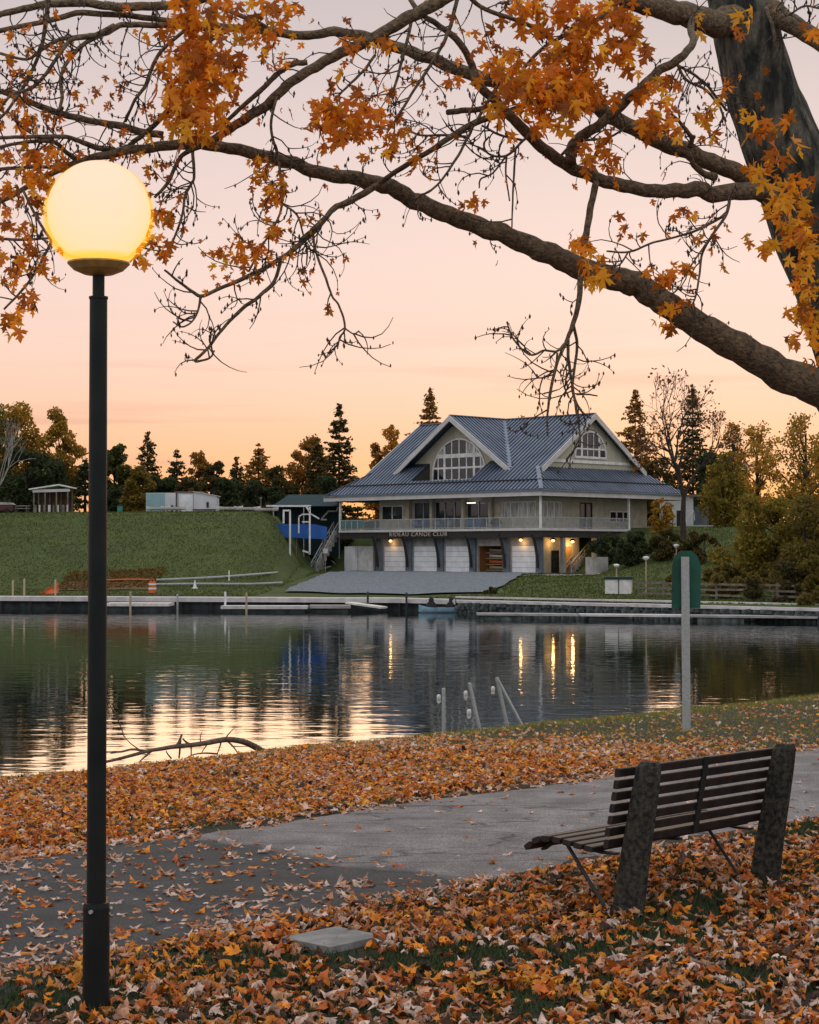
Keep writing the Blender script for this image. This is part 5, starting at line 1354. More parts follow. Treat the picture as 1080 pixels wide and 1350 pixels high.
limb([(150, 197, 8, 10.2), (130, 195, 8, 10.1), (110, 188, 7, 10.0), (90, 181, 6, 9.9), (60, 180, 6, 9.8), (20, 181, 5, 9.8), (-10, 182, 5, 9.7)], seed=12, n=7)
limb([(100, 210, 7, 10.1), (88, 201, 6, 10.0), (70, 187, 6, 9.9), (35, 187, 5, 9.9), (-10, 196, 4, 9.8)], seed=13, n=7)
limb([(85, 220, 6, 10.0), (50, 220, 5, 9.9), (-10, 224, 5, 9.8)], seed=14, n=7)
limb([(300, -10, 13, 10.3), (230, 6, 12, 10.3), (180, 8, 12, 10.3), (150, 9, 12, 10.3), (115, 4, 11, 10.3), (60, 6, 10, 10.3), (20, 14, 9, 10.3), (-15, 24, 8, 10.3)], seed=15)
limb([(300, 40, 8, 10.4), (230, 34, 8, 10.3), (190, 33, 8, 10.2), (160, 33, 8, 10.2), (138, 44, 8, 10.1), (110, 48, 7, 10.1), (80, 52, 6, 10.0), (60, 62, 5, 10.0), (35, 78, 4, 10.0), (0, 70, 4, 10.0)], seed=16, n=7)
limb([(138, 44, 6, 10.1), (115, 55, 6, 10.0), (98, 70, 6, 10.0), (83, 92, 5, 9.9), (80, 110, 5, 9.9), (82, 128, 5, 9.9), (78, 146, 4, 9.9)], seed=17, n=7)
limb([(150, 33, 6, 10.1), (120, 48, 6, 10.0), (95, 52, 6, 10.0), (78, 72, 5, 9.9), (60, 98, 5, 9.9), (40, 117, 5, 9.9), (15, 125, 4, 9.8), (-8, 155, 4, 9.8)], seed=18, n=7)
limb([(63, -10, 6, 10.0), (60, 30, 6, 10.0), (52, 70, 5, 10.0), (32, 112, 5, 10.0), (10, 145, 4, 9.9), (-10, 165, 4, 9.9)], seed=19, n=7)
limb([(245, 38, 5, 10.2), (215, 65, 5, 10.1), (202, 85, 5, 10.1), (192, 112, 5, 10.1), (178, 132, 4, 10.1), (165, 160, 4, 10.2)], seed=20, n=6)
limb([(590, 148, 8, 10.1), (620, 145, 8, 10.2), (660, 140, 7, 10.25)], seed=22, n=7)
limb([(700, 135, 8, 10.4), (668, 148, 9, 10.3), (630, 160, 9, 10.2), (598, 178, 8, 10.1), (568, 198, 7, 10.1), (535, 218, 7, 10.2), (505, 238, 7, 10.4), (485, 252, 9, 10.4), (455, 268, 9, 10.3), (440, 275, 8, 10.2), (420, 299, 7, 10.1), (395, 322, 7, 10.0), (370, 341, 6, 9.9), (330, 363, 6, 9.8), (290, 380, 5, 9.8), (265, 390, 5, 9.7), (245, 378, 4, 9.7), (217, 356, 3, 9.6)], seed=23, n=8)
limb([(440, 275, 7, 10.2), (425, 290, 6, 10.1), (412, 303, 6, 10.0), (395, 318, 6, 10.0)], seed=24, n=6)
limb([(370, 343, 6, 9.9), (362, 370, 5, 9.9), (340, 392, 5, 9.8), (318, 408, 5, 9.8), (290, 438, 4, 9.8), (275, 458, 4, 9.7), (257, 476, 4, 9.7), (276, 472, 3, 9.7), (283, 462, 2.5, 9.7)], seed=25, n=6)
limb([(265, 390, 4, 9.7), (261, 410, 3, 9.7), (253, 424, 2.5, 9.7), (240, 431, 2.5, 9.7), (228, 424, 2, 9.7)], seed=26, n=5)
limb([(412, 300, 4, 10.0), (416, 330, 3.5, 10.0), (428, 363, 3.5, 9.9), (438, 390, 3, 9.9), (448, 405, 3, 9.9), (455, 432, 3, 9.9), (448, 445, 2.5, 9.9), (445, 460, 2, 9.9)], seed=27, n=5)
limb([(455, 433, 2.5, 9.9), (466, 440, 2, 9.9), (474, 436, 2, 9.9)], seed=28, n=5)
limb([(420, 85, 5, 10.0), (380, 105, 4, 10.0), (368, 120, 4, 10.0), (357, 165, 4, 10.0), (366, 205, 4, 10.05), (370, 235, 4, 10.0), (372, 268, 3.5, 10.0), (362, 298, 3, 10.0), (345, 325, 3, 9.9), (328, 358, 3, 9.8)], seed=29, n=5)
limb([(372, 268, 3, 10.0), (392, 284, 3, 10.0), (400, 310, 2.5, 10.0), (405, 330, 2.5, 10.0), (404, 350, 2, 10.0)], seed=30, n=5)
limb([(254, 198, 5, 10.2), (256, 232, 4, 10.1), (252, 243, 4, 10.1), (244, 258, 4, 10.1), (240, 285, 3.5, 10.0), (228, 318, 3, 10.0), (222, 335, 3, 10.0)], seed=31, n=5)
limb([(68, 318, 4, 9.6), (52, 350, 4, 9.6), (30, 382, 3.5, 9.6), (5, 408, 3, 9.6)], seed=32, n=5)
limb([(-10, 314, 4, 9.6), (30, 316, 4, 9.6), (66, 314, 3, 9.6)], seed=33, n=5)
limb([(30, 250, 4, 9.7), (50, 290, 4, 9.6), (68, 318, 4, 9.6)], seed=34, n=5)
limb([(786, 240, 9, 10.6), (777, 285, 9, 10.5), (770, 330, 8, 10.4), (766, 365, 8, 10.4), (762, 405, 7, 10.3), (753, 434, 6, 10.3), (746, 452, 5, 10.3), (735, 478, 4, 10.2), (727, 510, 4, 10.2), (722, 545, 3, 10.2), (722, 575, 2.5, 10.2)], seed=35, n=8)
limb([(749, 446, 5, 10.3), (750, 478, 4.5, 10.3), (756, 515, 4, 10.3), (760, 540, 4, 10.3), (764, 565, 3, 10.3), (765, 590, 2.5, 10.3)], seed=36, n=6)
limb([(756, 428, 5, 10.3), (761, 455, 4.5, 10.35), (757, 490, 4, 10.35), (755, 515, 4, 10.35), (765, 540, 3, 10.3), (780, 552, 2.5, 10.3)], seed=37, n=6)
limb([(746, 452, 4, 10.3), (734, 463, 3.5, 10.2), (718, 462, 3, 10.2), (701, 468, 3, 10.2), (688, 460, 2.5, 10.2), (676, 445, 2.5, 10.2), (668, 424, 2, 10.2)], seed=38, n=5)
limb([(735, 465, 3, 10.2), (732, 485, 3, 10.2), (722, 495, 2.5, 10.2), (710, 498, 2, 10.2), (702, 488, 2, 10.2)], seed=39, n=5)
limb([(760, 520, 3, 10.3), (775, 520, 2.5, 10.3), (788, 522, 2, 10.3)], seed=40, n=5)
limb([(722, 540, 2.5, 10.2), (705, 550, 2, 10.2), (690, 560, 2, 10.2)], seed=401, n=5)
limb([(963, 255, 5, 10.8), (958, 282, 4.5, 10.7), (938, 312, 4, 10.6), (926, 335, 3.5, 10.6), (922, 365, 3, 10.5), (916, 395, 2.5, 10.5), (906, 408, 2, 10.5)], seed=41, n=5)
limb([(955, 284, 4, 10.7), (920, 303, 3.5, 10.6), (885, 314, 3, 10.6), (860, 320, 3, 10.5), (830, 332, 3, 10.5), (800, 331, 2.5, 10.4)], seed=42, n=5)
limb([(938, 312, 3, 10.6), (918, 340, 2.5, 10.5), (908, 355, 2.5, 10.5), (900, 362, 2, 10.5)], seed=43, n=5)
limb([(828, 333, 2.5, 10.5), (818, 348, 2.5, 10.4), (805, 353, 2, 10.4)], seed=44, n=5)
limb([(890, 80, 5, 10.4), (905, 105, 4, 10.4), (930, 118, 4, 10.5), (948, 140, 3.5, 10.6), (957, 160, 3, 10.7)], seed=45, n=5)
limb([(893, 86, 4, 10.4), (910, 95, 4, 10.4), (930, 110, 4, 10.6), (958, 145, 4, 10.9)], seed=46, n=5)
limb([(605, -10, 6, 10.0), (592, 40, 6, 10.0), (580, 65, 5, 10.0), (565, 90, 5, 10.0), (545, 120, 4, 10.0), (530, 145, 4, 10.0), (510, 175, 3, 10.0)], seed=47, n=6)
limb([(545, 15, 5, 10.0), (540, 40, 5, 10.0), (530, 80, 4.5, 10.0), (520, 115, 4, 10.0), (510, 135, 3, 10.0)], seed=48, n=6)
limb([(655, 115, 5, 10.3), (640, 140, 4.5, 10.2), (625, 165, 4, 10.1), (615, 185, 4, 10.1), (598, 215, 3.5, 10.0), (580, 240, 3, 10.0), (565, 253, 3, 10.0), (552, 257, 2.5, 10.0)], seed=49, n=6)
limb([(615, 180, 4, 10.1), (585, 178, 3.5, 10.1), (555, 178, 3, 10.1), (535, 170, 2.5, 10.1)], seed=50, n=5)
limb([(700, 175, 4, 10.3), (690, 185, 4, 10.2), (668, 205, 3.5, 10.2), (645, 203, 3, 10.2), (638, 190, 3, 10.2), (645, 180, 2.5, 10.2)], seed=51, n=5)
limb([(680, 195, 3, 10.2), (678, 225, 3, 10.2), (676, 265, 2.5, 10.2), (675, 300, 2, 10.2)], seed=52, n=5)
limb([(668, 205, 3, 10.2), (667, 230, 2.5, 10.2), (672, 265, 2, 10.2)], seed=53, n=5)
limb([(668, 205, 3, 10.2), (650, 228, 2.5, 10.2), (634, 236, 2.5, 10.2), (632, 248, 2, 10.2)], seed=54, n=5)
limb([(735, 210, 4, 10.4), (760, 187, 4, 10.4), (800, 182, 3.5, 10.4), (830, 165, 3, 10.4)], seed=55, n=5)
limb([(690, 185, 3.5, 10.3), (660, 178, 3.5, 10.2), (635, 165, 3, 10.2)], seed=56, n=5)
limb([(495, 72, 4, 10.0), (478, 95, 4, 10.0), (460, 112, 3.5, 10.0), (445, 128, 3, 10.0)], seed=57, n=5)
limb([(1010, 10, 6, 11.2), (1020, 40, 5, 11.1), (1022, 65, 4, 11.1)], seed=58, n=5)
limb([(1030, -10, 4, 11.0), (1036, 20, 3, 11.0), (1060, 8, 3, 11.0), (1085, 12, 3, 11.0)], seed=59, n=5)
limb([(610, -12, 7, 10.1), (640, 12, 6, 10.1), (690, 30, 6, 10.2), (730, 55, 6, 10.3), (760, 95, 5, 10.4)], seed=60, n=6)
limb([(840, 0, 8, 10.7), (800, 20, 7, 10.6), (760, 40, 6, 10.5), (720, 60, 5, 10.4), (690, 90, 5, 10.4)], seed=61, n=6)
limb([(360, 42, 8, 10.4), (330, 25, 7, 10.3), (290, 10, 6, 10.3), (260, -10, 6, 10.3)], seed=62, n=6)
limb([(300, 40, 8, 10.2), (275, 55, 6, 10.1), (255, 80, 5, 10.0), (245, 110, 4, 10.0)], seed=63, n=6)
# fine twigs with buds along the thin branches
tw_mb = MB(); bud = MB(); TW_PTS = []
trd = random.Random(21); BARE = {25, 26, 27, 28, 35, 36, 37, 38, 39, 40, 401, 52, 53, 54, 51}
def twig(p, d, ln, r_):
    pts = [p]; q = p.copy(); d = d.normalized(); curl = trd.choice([-1, 1]) * trd.uniform(.15, .5); n_ = 5
    ax_ = Vector((trd.gauss(0, .3), 1, trd.gauss(0, .3))).normalized()
    for i in range(n_):
        d = (Matrix.Rotation(curl * trd.uniform(.4, 1.2), 3, ax_) @ d + Vector((0, 0, trd.uniform(-.12, .10)))).normalized(); q = q + d * ln / n_; pts.append(q.copy())
    tw_mb.tube(pts, [r_ * (1 - .6 * i / n_) for i in range(n_ + 1)], 4, False)
    for i in (2, 3, 4, 5):
        if trd.random() < .6:
            b_ = pts[i] + Vector((trd.gauss(0, .006), trd.gauss(0, .006), trd.gauss(0, .006))); s_ = trd.uniform(.004, .009)
            bud.lathe(b_, [(.001, -s_ * 1.6), (s_ * .8, 0), (.001, s_ * 1.8)], 4, False)
    return pts
for (q, r_, sd_) in BR_PATHS:
    if max(r_) > .03: every = 14
    elif max(r_) > .016: every = 5
    else: every = 2
    if sd_ in BARE: every *= 2
    for i in range(2, len(q) - 1):
        if trd.random() < 1.0 / every:
            d = (q[min(i + 1, len(q) - 1)] - q[i - 1]).normalized(); sd = Vector((trd.gauss(0, 1), trd.gauss(0, .5), trd.gauss(0, 1))); sd -= d * sd.dot(d); sd.normalize()
            ln = trd.uniform(.08, .34); pts = twig(q[i], d * .5 + sd * .8, ln, .0042)
            
            if sd_ not in BARE: TW_PTS.append(pts[-1])
            if trd.random() < .6:
                p2 = twig(pts[2], (pts[3] - pts[2]) + sd * .08, ln * .6, .003)
o = part('twigs', tw_mb, 'twig_bark', mt); o['kind'] = 'stuff'
o = part('buds', bud, 'twig_bark', mt); o['kind'] = 'stuff'

# maple leaf shape: five pointed lobes
half = [(.0, .02), (.08, .06), (.36, -.06), (.24, .10), (.17, .19), (.36, .24), (.66, .42), (.46, .43), (.42, .56), (.26, .43), (.11, .40), (.17, .60), (.29, .76), (.14, .76), (.08, .90), (0, 1.10)]
wide = [(.0, .0), (.10, .03), (.36, -.05), (.30, .12), (.44, .20), (.64, .42), (.52, .46), (.46, .58), (.32, .50), (.22, .46), (.26, .62), (.32, .74), (.18, .76), (.10, .90), (0, 1.06)]
outline = half + [(-x, y) for x, y in half[-2:0:-1]]
def leaf_shape(curl, cup, twist, sd, outline=outline):
    rr = random.Random(sd); pts = [(0, .34)] + outline; V = []
    for x, y in pts:
        j = (rr.uniform(-.03, .03), rr.uniform(-.03, .03)) if (x, y) != (0, .34) else (0, 0)
        x, y = x + j[0], y + j[1]
        z = curl * (y - .35) ** 2 + cup * x * x * (1 + .5 * rr.uniform(-1, 1)) + twist * x * (y - .3) + .05 * rr.uniform(-1, 1) * (abs(x) > .3)
        V.append((x, y - .35, z))
    k = len(outline); F = [(0, 1 + i, 1 + (i + 1) % k) for i in range(k)]
    return np.array(V), np.array(F)
FLAT = [leaf_shape(trd.uniform(-.25, .25), trd.uniform(-.3, .2), trd.uniform(-.4, .4), i) for i in range(6)]
CURL = [leaf_shape(trd.uniform(-1.3, 1.3), trd.uniform(-1.8, .9), trd.uniform(-1.3, 1.3), i + 50, wide + [(-x, y) for x, y in wide[-2:0:-1]]) for i in range(14)]
def rot_batch(n, ez, tilt):
    """random rotation: spin about z by ez, then tilt about a random horizontal axis"""
    ca, sa = np.cos(ez), np.sin(ez); Z = np.zeros((n, 3, 3)); Z[:, 0, 0] = ca; Z[:, 0, 1] = -sa; Z[:, 1, 0] = sa; Z[:, 1, 1] = ca; Z[:, 2, 2] = 1
    ph = nrg.uniform(0, 2 * np.pi, n); ux, uy = np.cos(ph), np.sin(ph); c, s = np.cos(tilt), np.sin(tilt); T = np.zeros((n, 3, 3))
    T[:, 0, 0] = c + ux * ux * (1 - c); T[:, 0, 1] = ux * uy * (1 - c); T[:, 0, 2] = uy * s
    T[:, 1, 0] = ux * uy * (1 - c); T[:, 1, 1] = c + uy * uy * (1 - c); T[:, 1, 2] = -ux * s
    T[:, 2, 0] = -uy * s; T[:, 2, 1] = ux * s; T[:, 2, 2] = c
    return T @ Z
def leaves_mesh(name, shapes, P, S, Rm, cols, m):
    """P (n,3), S (n), Rm (n,3,3), cols (n,3)"""
    n = len(P); which = nrg.integers(0, len(shapes), n); Vs = []; Fs = []; Cs = []; off = 0
    for k, (v, f) in enumerate(shapes):
        id_ = np.where(which == k)[0]
        if len(id_) == 0: continue
        vv = np.einsum('nij,kj->nki', Rm[id_], v) * S[id_][:, None, None] + P[id_][:, None, :]
        ff = f[None] + (np.arange(len(id_)) * len(v))[:, None, None] + off; off += len(id_) * len(v)
        Vs.append(vv.reshape(-1, 3)); Fs.append(ff.reshape(-1, 3)); Cs.append(np.repeat(cols[id_], len(v), 0))
    return fast_mesh(name, np.concatenate(Vs), np.concatenate(Fs), m, np.concatenate(Cs))

# leaves on the tree: clusters (px, py, half width, half height, count, depth, leaf size in metres, tone)
GOLD, ORG_, RUST, BRN = (.96, .46, .03), (.88, .29, .014), (.66, .18, .012), (.36, .11, .016)
clusters = [
    (262, 25, 42, 34, 75, 10.0, .115, RUST), (258, 70, 40, 30, 85, 9.9, .115, RUST), (255, 110, 46, 28, 95, 9.8, .115, ORG_), (250, 145, 38, 26, 70, 9.7, .12, ORG_), (250, 172, 22, 18, 26, 9.7, .12, GOLD), (300, 85, 22, 30, 30, 9.9, .10, RUST),
    (335, 22, 34, 22, 34, 10.1, .10, RUST), (380, 12, 26, 14, 18, 10.2, .10, ORG_), (320, 50, 20, 18, 16, 9.9, .10, ORG_), (352, 60, 30, 24, 24, 10.0, .075, RUST), (375, 75, 25, 20, 18, 10.0, .07, RUST),
    (448, 142, 46, 26, 70, 9.8, .105, RUST), (440, 172, 30, 22, 44, 9.7, .115, ORG_), (490, 160, 32, 34, 36, 9.9, .075, RUST), (510, 195, 28, 24, 26, 9.9, .08, ORG_), (465, 65, 14, 12, 5, 10.0, .09, RUST), (497, 55, 24, 10, 12, 9.9, .11, ORG_), (505, 110, 24, 30, 16, 10.0, .05, RUST), (545, 170, 26, 22, 14, 9.9, .06, RUST),
    (690, 12, 34, 22, 42, 10.2, .115, RUST), (755, 25, 40, 26, 60, 10.3, .115, RUST), (810, 25, 40, 28, 60, 10.4, .115, RUST), (775, 65, 46, 24, 70, 10.2, .115, RUST), (830, 60, 26, 24, 34, 10.4, .115, RUST),
    (665, 80, 30, 24, 40, 10.1, .105, ORG_), (690, 108, 46, 28, 90, 10.0, .11, ORG_), (735, 95, 34, 24, 60, 10.1, .11, ORG_), (745, 130, 40, 24, 70, 10.0, .115, ORG_), (700, 135, 34, 20, 46, 10.0, .11, ORG_), (775, 110, 26, 26, 40, 10.2, .11, RUST), (715, 165, 30, 14, 16, 9.9, .12, ORG_), (655, 148, 10, 10, 4, 10.0, .12, ORG_),
    (790, 200, 22, 24, 24, 10.2, .11, ORG_), (815, 225, 14, 12, 8, 10.2, .10, RUST), (845, 128, 28, 14, 18, 10.3, .11, RUST), (868, 150, 26, 18, 20, 10.3, .11, RUST), (855, 165, 20, 14, 12, 10.2, .11, ORG_), (892, 170, 14, 12, 6, 10.3, .14, ORG_), (875, 110, 26, 16, 14, 10.4, .09, RUST), (938, 158, 18, 22, 12, 10.5, .11, RUST), (950, 140, 12, 16, 5, 10.7, .10, BRN), (955, 105, 6, 10, 3, 10.8, .11, ORG_),
    (978, 25, 10, 8, 4, 10.6, .12, GOLD), (930, 28, 14, 12, 4, 10.7, .11, GOLD), (1070, 45, 10, 8, 3, 10.6, .11, ORG_), (970, 40, 8, 12, 3, 10.6, .11, ORG_),
    (985, 155, 12, 22, 6, 10.6, .13, GOLD), (1012, 168, 18, 14, 6, 10.6, .13, GOLD), (1040, 150, 14, 8, 4, 10.6, .12, ORG_), (1048, 195, 10, 12, 3, 10.5, .14, GOLD), (1022, 205, 14, 14, 7, 10.5, .13, GOLD), (1005, 225, 16, 14, 9, 10.5, .12, GOLD), (985, 222, 8, 10, 3, 10.6, .11, ORG_), (1030, 240, 22, 14, 10, 10.5, .12, GOLD), (1045, 262, 24, 14, 14, 10.5, .12, GOLD), (1022, 275, 14, 14, 9, 10.5, .12, GOLD), (1055, 290, 22, 16, 20, 10.5, .12, GOLD), (1040, 310, 16, 14, 14, 10.5, .12, GOLD), (1062, 320, 20, 18, 20, 10.5, .12, GOLD), (1060, 355, 16, 18, 16, 10.5, .12, GOLD), (1062, 385, 14, 16, 12, 10.5, .12, GOLD), (1055, 415, 18, 16, 16, 10.5, .12, GOLD), (1070, 430, 14, 18, 10, 10.5, .11, ORG_), (1048, 440, 12, 16, 9, 10.6, .10, ORG_), (1062, 240, 14, 14, 6, 10.5, .12, GOLD), (1012, 330, 8, 8, 3, 10.6, .10, RUST), (1075, 470, 10, 24, 8, 10.6, .10, ORG_), (1095, 350, 26, 60, 30, 10.7, .12, GOLD),
    (762, 322, 16, 12, 12, 10.2, .10, ORG_), (785, 340, 18, 12, 12, 10.2, .10, ORG_), (790, 368, 16, 12, 10, 10.1, .12, GOLD), (770, 355, 8, 8, 4, 10.2, .11, ORG_), (870, 420, 12, 12, 4, 10.6, .12, GOLD), (885, 408, 14, 4, 3, 10.7, .11, ORG_), (883, 438, 6, 8, 2, 10.6, .12, ORG_),
    (625, 266, 14, 10, 8, 10.5, .10, RUST), (835, 298, 16, 8, 7, 10.4, .085, RUST), (815, 312, 12, 8, 4, 10.4, .07, RUST), (905, 282, 16, 10, 7, 10.5, .08, RUST), (928, 310, 14, 10, 6, 10.5, .09, RUST), (892, 358, 24, 12, 12, 10.4, .095, ORG_), (880, 368, 14, 8, 6, 10.4, .11, RUST), (990, 314, 8, 8, 2, 10.5, .13, RUST), (1012, 328, 8, 8, 2, 10.5, .13, RUST), (955, 350, 5, 6, 2, 10.5, .09, RUST), (905, 400, 8, 5, 3, 10.5, .09, RUST),
    (300, 162, 34, 22, 20, 10.2, .07, RUST), (335, 212, 24, 10, 12, 10.2, .08, RUST), (348, 225, 18, 16, 18, 10.1, .08, ORG_), (358, 250, 18, 16, 20, 10.0, .075, ORG_), (375, 255, 8, 20, 8, 10.0, .07, RUST), (355, 268, 12, 10, 8, 10.0, .07, RUST), (405, 290, 10, 8, 6, 9.9, .085, ORG_), (365, 305, 16, 14, 16, 9.9, .08, RUST), (300, 326, 16, 14, 14, 9.9, .08, RUST), (318, 338, 24, 14, 24, 9.9, .08, ORG_), (340, 332, 16, 10, 12, 9.9, .075, RUST), (295, 345, 14, 10, 8, 9.9, .075, RUST), (330, 360, 20, 8, 9, 9.8, .07, RUST), (290, 370, 14, 6, 5, 9.8, .06, RUST), (400, 355, 10, 8, 4, 10.0, .07, RUST), (434, 404, 6, 6, 2, 9.9, .08, RUST),
    (20, 150, 30, 26, 26, 10.0, .08, BRN), (45, 160, 26, 16, 18, 9.9, .08, RUST), (70, 165, 10, 12, 6, 9.9, .06, RUST), (25, 205, 30, 14, 18, 9.8, .09, RUST), (60, 205, 26, 12, 18, 9.8, .09, ORG_), (75, 215, 12, 8, 6, 9.8, .09, ORG_), (40, 232, 26, 12, 24, 9.7, .09, ORG_), (60, 245, 16, 12, 14, 9.6, .09, ORG_), (15, 255, 16, 16, 14, 9.7, .09, RUST), (45, 262, 12, 10, 8, 9.6, .09, RUST), (12, 300, 18, 26, 24, 9.6, .08, RUST), (25, 340, 18, 16, 20, 9.5, .085, ORG_), (48, 350, 10, 10, 8, 9.5, .085, RUST), (10, 365, 12, 10, 7, 9.5, .085, RUST), (38, 398, 8, 10, 6, 9.5, .085, RUST), (15, 418, 16, 14, 14, 9.5, .09, ORG_), (12, 440, 10, 6, 4, 9.5, .09, RUST), (38, 310, 12, 16, 10, 9.5, .08, RUST), (60, 280, 10, 16, 7, 9.6, .07, RUST),
    (215, 218, 14, 12, 8, 10.0, .08, RUST), (185, 205, 26, 8, 12, 10.1, .06, RUST), (200, 235, 12, 16, 8, 10.0, .07, RUST), (207, 290, 10, 16, 8, 9.9, .10, ORG_), (225, 290, 10, 14, 8, 9.9, .10, ORG_), (238, 262, 8, 8, 3, 10.0, .07, RUST), (205, 330, 22, 12, 20, 9.8, .095, RUST), (190, 345, 12, 10, 8, 9.8, .095, ORG_), (205, 318, 12, 10, 6, 9.8, .09, RUST),
    (120, 125, 30, 18, 14, 10.0, .06, BRN), (150, 118, 18, 12, 8, 10.0, .07, BRN), (80, 62, 18, 14, 10, 10.0, .07, RUST), (60, 110, 20, 24, 14, 10.0, .06, BRN), (10, 90, 16, 20, 12, 10.0, .07, BRN), (28, 100, 8, 8, 5, 10.0, .08, RUST), (140, 140, 8, 4, 3, 10.0, .07, RUST), (205, 182, 16, 6, 5, 10.1, .10, GOLD), (145, 188, 5, 4, 2, 10.1, .09, ORG_), (280, 195, 5, 8, 2, 10.1, .10, GOLD),
    (570, 125, 22, 22, 10, 10.0, .05, RUST), (590, 20, 20, 18, 8, 10.0, .045, BRN), (615, 40, 12, 8, 4, 10.0, .08, RUST), (595, 112, 12, 10, 6, 10.0, .09, RUST), (560, 215, 24, 20, 14, 10.0, .06, RUST),
]
LP, LS, LC = [], [], []
for px, py, w, h_, n_, dd, sz, tone in clusters:
    for k in range(int(n_ * .78 + .7)):
        u, v = trd.gauss(0, .56), trd.gauss(0, .56)
        p_ = at(px + u * w, py + v * h_, dd + trd.gauss(0, .16)); LP.append(tuple(p_)); LS.append(sz * .80 * trd.choice([trd.uniform(.45, .8), trd.uniform(.8, 1.1), trd.uniform(.8, 1.1)]))
        f_ = trd.uniform(.6, 1.3); t2 = trd.choice([tone, tone, tone, ORG_, RUST, GOLD, BRN]); LC.append([t2[i] * f_ for i in range(3)])
for p_ in TW_PTS:                       # odd small leaves left on the twigs
    if trd.random() < .55:
        LP.append(tuple(p_ + Vector((trd.gauss(0, .02), trd.gauss(0, .02), trd.gauss(0, .02) - .02)))); LS.append(trd.uniform(.022, .06)); f_ = trd.uniform(.7, 1.3); t2 = trd.choice([RUST, RUST, ORG_, BRN]); LC.append([t2[i] * f_ for i in range(3)])
LP, LS, LC = np.array(LP), np.array(LS), np.array(LC)
nL = len(LP)
# hanging orientation: leaf tip points down and outward, blade roughly upright
def hang_rot(n):
    down = np.stack([nrg.normal(0, .45, n), nrg.normal(0, .35, n), -np.ones(n) + nrg.normal(0, .25, n)], 1); down /= np.linalg.norm(down, axis=1, keepdims=True)
    nn = nrg.normal(size=(n, 3)); nn[:, 2] *= .6; nn -= down * (nn * down).sum(1, keepdims=True); nn /= np.linalg.norm(nn, axis=1, keepdims=True)
    xx = np.cross(down, nn); return np.stack([xx, down, nn], 2)
LR = hang_rot(nL)
order = np.argsort(-LS); big = order[:300]; rest = order[300:]
TL = [leaf_shape(trd.uniform(-1.0, 1.0), trd.uniform(-1.4, .6), trd.uniform(-1.0, 1.0), i + 90) for i in range(10)]
base_np = np.array(tree_base)
lo_ = obj_from('leaves', leaves_mesh('leaves', TL, LP[rest] - base_np, LS[rest], LR[rest], LC[rest], 'tree_leaf'), mt); lo_['kind'] = 'stuff'
palette = [GOLD, (.92, .37, .02), ORG_, (.77, .23, .013), RUST, (.46, .13, .012)]
lib = [[fast_mesh('leaf', v, f, 'tree_leaf', np.tile(np.array(c_), (len(v), 1))) for c_ in palette] for v, f in TL]
for i in big:
    ci = min(range(6), key=lambda k: sum(abs(palette[k][j] - LC[i][j]) for j in range(3)))
    o = obj_from('leaf', lib[trd.randrange(10)][ci], mt)
    o.matrix_local = Matrix.Translation(Vector(LP[i] - base_np)) @ Matrix(LR[i].tolist()).to_4x4() @ Matrix.Scale(float(LS[i]), 4)

# ------------------------------------------------------------------ fallen leaves
PALE, TAN, FO, FR, FD, FY = (.78, .56, .45), (.62, .32, .18), (.82, .27, .02), (.56, .14, .022), (.07, .028, .014), (.82, .38, .045)
def in_view(x, y, m_=1.6): return y > 4 and abs(x) < y * .216 + m_
gaps = [(hit(850, 1243), .40), (hit(890, 1215), .36), (hit(760, 1262), .24), (hit(330, 1272), .30), (hit(560, 1278), .28), (hit(470, 1268), .26), (hit(640, 1265), .22), (hit(20, 1325), .35), (hit(120, 1325), .25), (hit(1050, 1095), .7), (hit(930, 1190), .3), (hit(1060, 1150), .3), (hit(980, 1290), .22), (hit(700, 1330), .2)]
def density(t, s, x, y):
    n1 = mnoise.noise((x * .9, y * .9, 2)); n2 = mnoise.noise((x * 2.6, y * 2.6, 5))
    if s < 7.55:                                   # before the path
        d = .95 + .35 * n1
        for g_, r_ in gaps:
            q = ((x - g_.x) ** 2 + ((y - g_.y) * .8) ** 2) / (r_ * r_)
            if q < 1.0: d *= .12 + .6 * q
        if t < 6.2 and s > 7.1: d *= .7
        return max(0, d)
    if s < 10.7:                                   # on the path
        if t < 8.7:
            d = .38 + .40 * n2 + .15 * n1 + .45 * smooth(7.2, 5.5, t)
            d += .9 * smooth(8.4, 7.5, s) * (.6 + n2) + 1.0 * smooth(7.6, 6.0, t) * smooth(9.3, 10.5, s) + .8 * smooth(10.25, 10.8, s)
            return max(.03, d)
        d = .035 + .06 * max(0, n2) + .9 * smooth(10.2, 10.6, s) * (.5 + n2) + .35 * smooth(8.0, 7.6, s)
        return max(.012, d)
    d = .95 + .75 * n1 + .35 * n2                   # the bank
    d *= 1 - .96 * smooth(13.4, 18.2, t + 1.8 * n1 + .8 * n2)
    d *= 1 - .70 * smooth(15.4, 16.9, s + .6 * n2)
    return max(.02, d)
FP, FS, FC, FK = [], [], [], []
frd = random.Random(77)
tries = 380000
